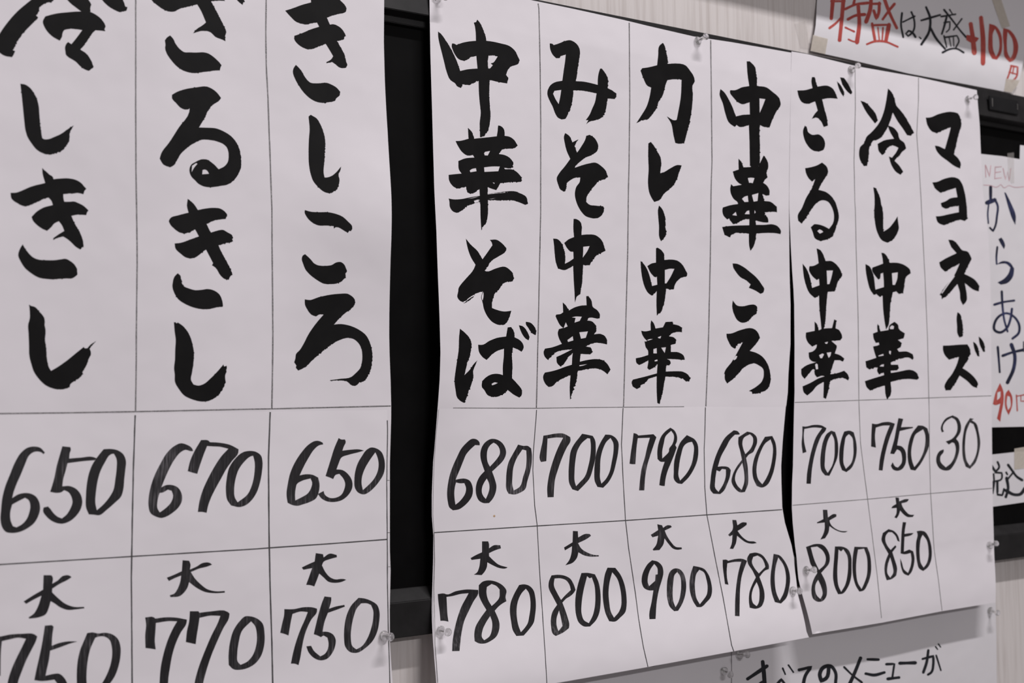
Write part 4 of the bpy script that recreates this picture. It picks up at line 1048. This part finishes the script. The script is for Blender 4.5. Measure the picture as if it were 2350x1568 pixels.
for ln in LINES.strip().splitlines():
    t = ln.split(); key, wd = t[0], float(t[1]); pts = P(' '.join(t[2:]))
    mat = M_PENCIL if key in 'AB' and wd > 2 else (M_PENCIL2 if key in ('PA', 'PB') and wd > 1.5 else M_PENCIL3)
    dense = []
    for a, b in zip(pts, pts[1:]):
        n = max(1, int(math.hypot(b[0] - a[0], b[1] - a[1]) / 18))
        dense += [(a[0] + (b[0] - a[0]) * i / n + random.uniform(-.12, .12), a[1] + (b[1] - a[1]) * i / n) for i in range(n)]
    dense.append(pts[-1])
    n = len(dense); L, Rr = [], []
    for i, p in enumerate(dense):
        a = dense[max(0, i - 1)]; b = dense[min(n - 1, i + 1)]; d = math.hypot(b[0] - a[0], b[1] - a[1]) or 1
        nx, ny = -(b[1] - a[1]) / d, (b[0] - a[0]) / d; kk = .5 * wd * random.uniform(.86, 1.12)
        L.append((p[0] + nx * kk, p[1] + ny * kk)); Rr.append((p[0] - nx * kk, p[1] - ny * kk))
    put('ruled_line', [L + Rr[::-1]], [], key, mat, 0.00009, 0.05)
put('stain', [[(1134.3 + 2.6 * math.cos(a * math.pi / 5), 1184.6 + 2.6 * math.sin(a * math.pi / 5)) for a in range(10)]], [], 'PB', M_STAIN, .0001)

# ------------------------------------------------------------------ sticky tape
def tape(px, key, mat, label, off=0.0004):
    f = SURF[key] if key in SURF else (lambda X, Z: key)
    poly = wall_poly(P(px), lambda X, Z: f(X, Z) + off)
    me = planar([poly], [], f, off, 0.004, backing=0.00006)
    return link('sticky_tape', me, mat, label=label, cat='tape')
tape('1866,80 1900,89 1894,124.5 1860,116.5', 'S', M_TAPE, 'square of yellowed tape on the lower left corner of the top notice')
tape('2309,180 2341,184 2334,197 2322,213 2304,209.5', 'S', M_TAPE, 'piece of yellowed tape on the lower right corner of the top notice')
tape('2270,-20 2292,-20 2318,60 2300,66', 'S', M_TAPE, 'slanting strip of yellowed tape near the upper right of the top notice')
tape('2312,352 2327,350 2328,420 2321,421 2314,405', 'N', M_TAPE2, 'strip of glossy clear tape on the top edge of the blue-lettered notice')
tape('1824,52 1850,46 1861,112 1838,109', 'E', M_TAPE2, 'crumpled clear tape on the wall left of the top notice')
tape('2328,1030 2352,1026 2352,1075 2328,1078', 'T', M_TAPE, 'square of yellowed tape on the small low notice with two characters')

# ------------------------------------------------------------------ push pins
def lathe(prof, seg=28):
    vs, fs = [], []
    for r, h in prof:
        if r < 1e-6: vs.append((0, 0, h)); continue
        for i in range(seg): vs.append((r * math.cos(2 * math.pi * i / seg), r * math.sin(2 * math.pi * i / seg), h))
    idx = []; k = 0
    for r, h in prof:
        if r < 1e-6: idx.append([k] * seg); k += 1
        else: idx.append(list(range(k, k + seg))); k += seg
    for a, b in zip(idx, idx[1:]):
        for i in range(seg):
            j = (i + 1) % seg
            q = [a[i], a[j], b[j], b[i]]; q2 = []
            for x in q:
                if x not in q2: q2.append(x)
            if len(q2) > 2: fs.append(tuple(q2))
    return mesh(vs, fs, True)
mm = 0.001
body_me = lathe([(0, .2*mm), (2.2*mm, .2*mm), (3.6*mm, .5*mm), (4.15*mm, 1.1*mm), (4.15*mm, 1.6*mm), (3.6*mm, 2.1*mm), (2.3*mm, 2.5*mm), (1.9*mm, 3.4*mm),
                 (1.75*mm, 6*mm), (1.8*mm, 8.6*mm), (2.1*mm, 9.8*mm), (2.9*mm, 10.3*mm), (3.3*mm, 10.9*mm), (3.35*mm, 11.9*mm), (3.0*mm, 12.6*mm), (1.8*mm, 13*mm), (0, 13.1*mm)])
needle_me = lathe([(0, -6*mm), (.28*mm, -4.5*mm), (.5*mm, -.5*mm), (.5*mm, 7*mm), (0, 7.3*mm)], 10)
body_me.materials.append(M_PLASTIC); needle_me.materials.append(M_STEEL)
PINS = [
 ('B', 1599.5, 94.6, 1620, 83.8, 'top edge of the middle menu sheet'),
 ('C', 1951.7, 161.5, 1969, 150.5, 'top edge of the right menu sheet'),
 ('C', 2219, 228.5, 2239.5, 223, 'upper right corner of the right menu sheet'),
 ('C', 2269.6, 1252.6, 2287, 1247, 'lower right edge of the right menu sheet'),
 ('C', 1848.4, 1309, 1868.5, 1308, 'right menu sheet beside the number 800'),
 ('PB', 1818, 1356, 1834.5, 1357, 'right edge of the middle price sheet'),
 ('PB', 1009.3, 1447.6, 1028, 1451.4, 'left edge of the middle price sheet'),
 ('PA', 879.6, 1459.5, 896.2, 1462.3, 'left price sheet beside the wide black gap'),
 ('D', 1695.7, 1503, 1715, 1503, 'upper left corner of the lowest notice'),
 ('E', 1660, 1539.5, 1676, 1548.5, 'right edge of the blank grey-white paper'),
 ('D', 2270.7, 1401, 2289, 1406.7, 'upper right corner of the lowest notice'),
 ('B', 1003, -7, 1023, -8, 'upper left corner of the middle menu sheet'),
]
for key, x, y, hx, hy, where in PINS:
    f = SURF[key]
    X, Z = hit(x, y, f); d = f(X, Z)
    base = Vector((X, -d - 0.0002, Z))
    HX, HZ = hit(hx, hy, d + 0.0115)
    ax = (Vector((HX, -d - 0.0115, HZ)) - base).normalized()
    q = Vector((0, 0, 1)).rotation_difference(ax)
    root = bpy.data.objects.new('push_pin', None); COL.objects.link(root)
    root.location = base; root.rotation_mode = 'QUATERNION'; root.rotation_quaternion = q
    root['label'] = 'clear plastic push pin in the ' + where; root['category'] = 'push pin'; root['group'] = 'clear push pins holding the sheets'
    b = bpy.data.objects.new('pin_body', body_me); COL.objects.link(b); b.parent = root
    b = bpy.data.objects.new('needle', needle_me); COL.objects.link(b); b.parent = root
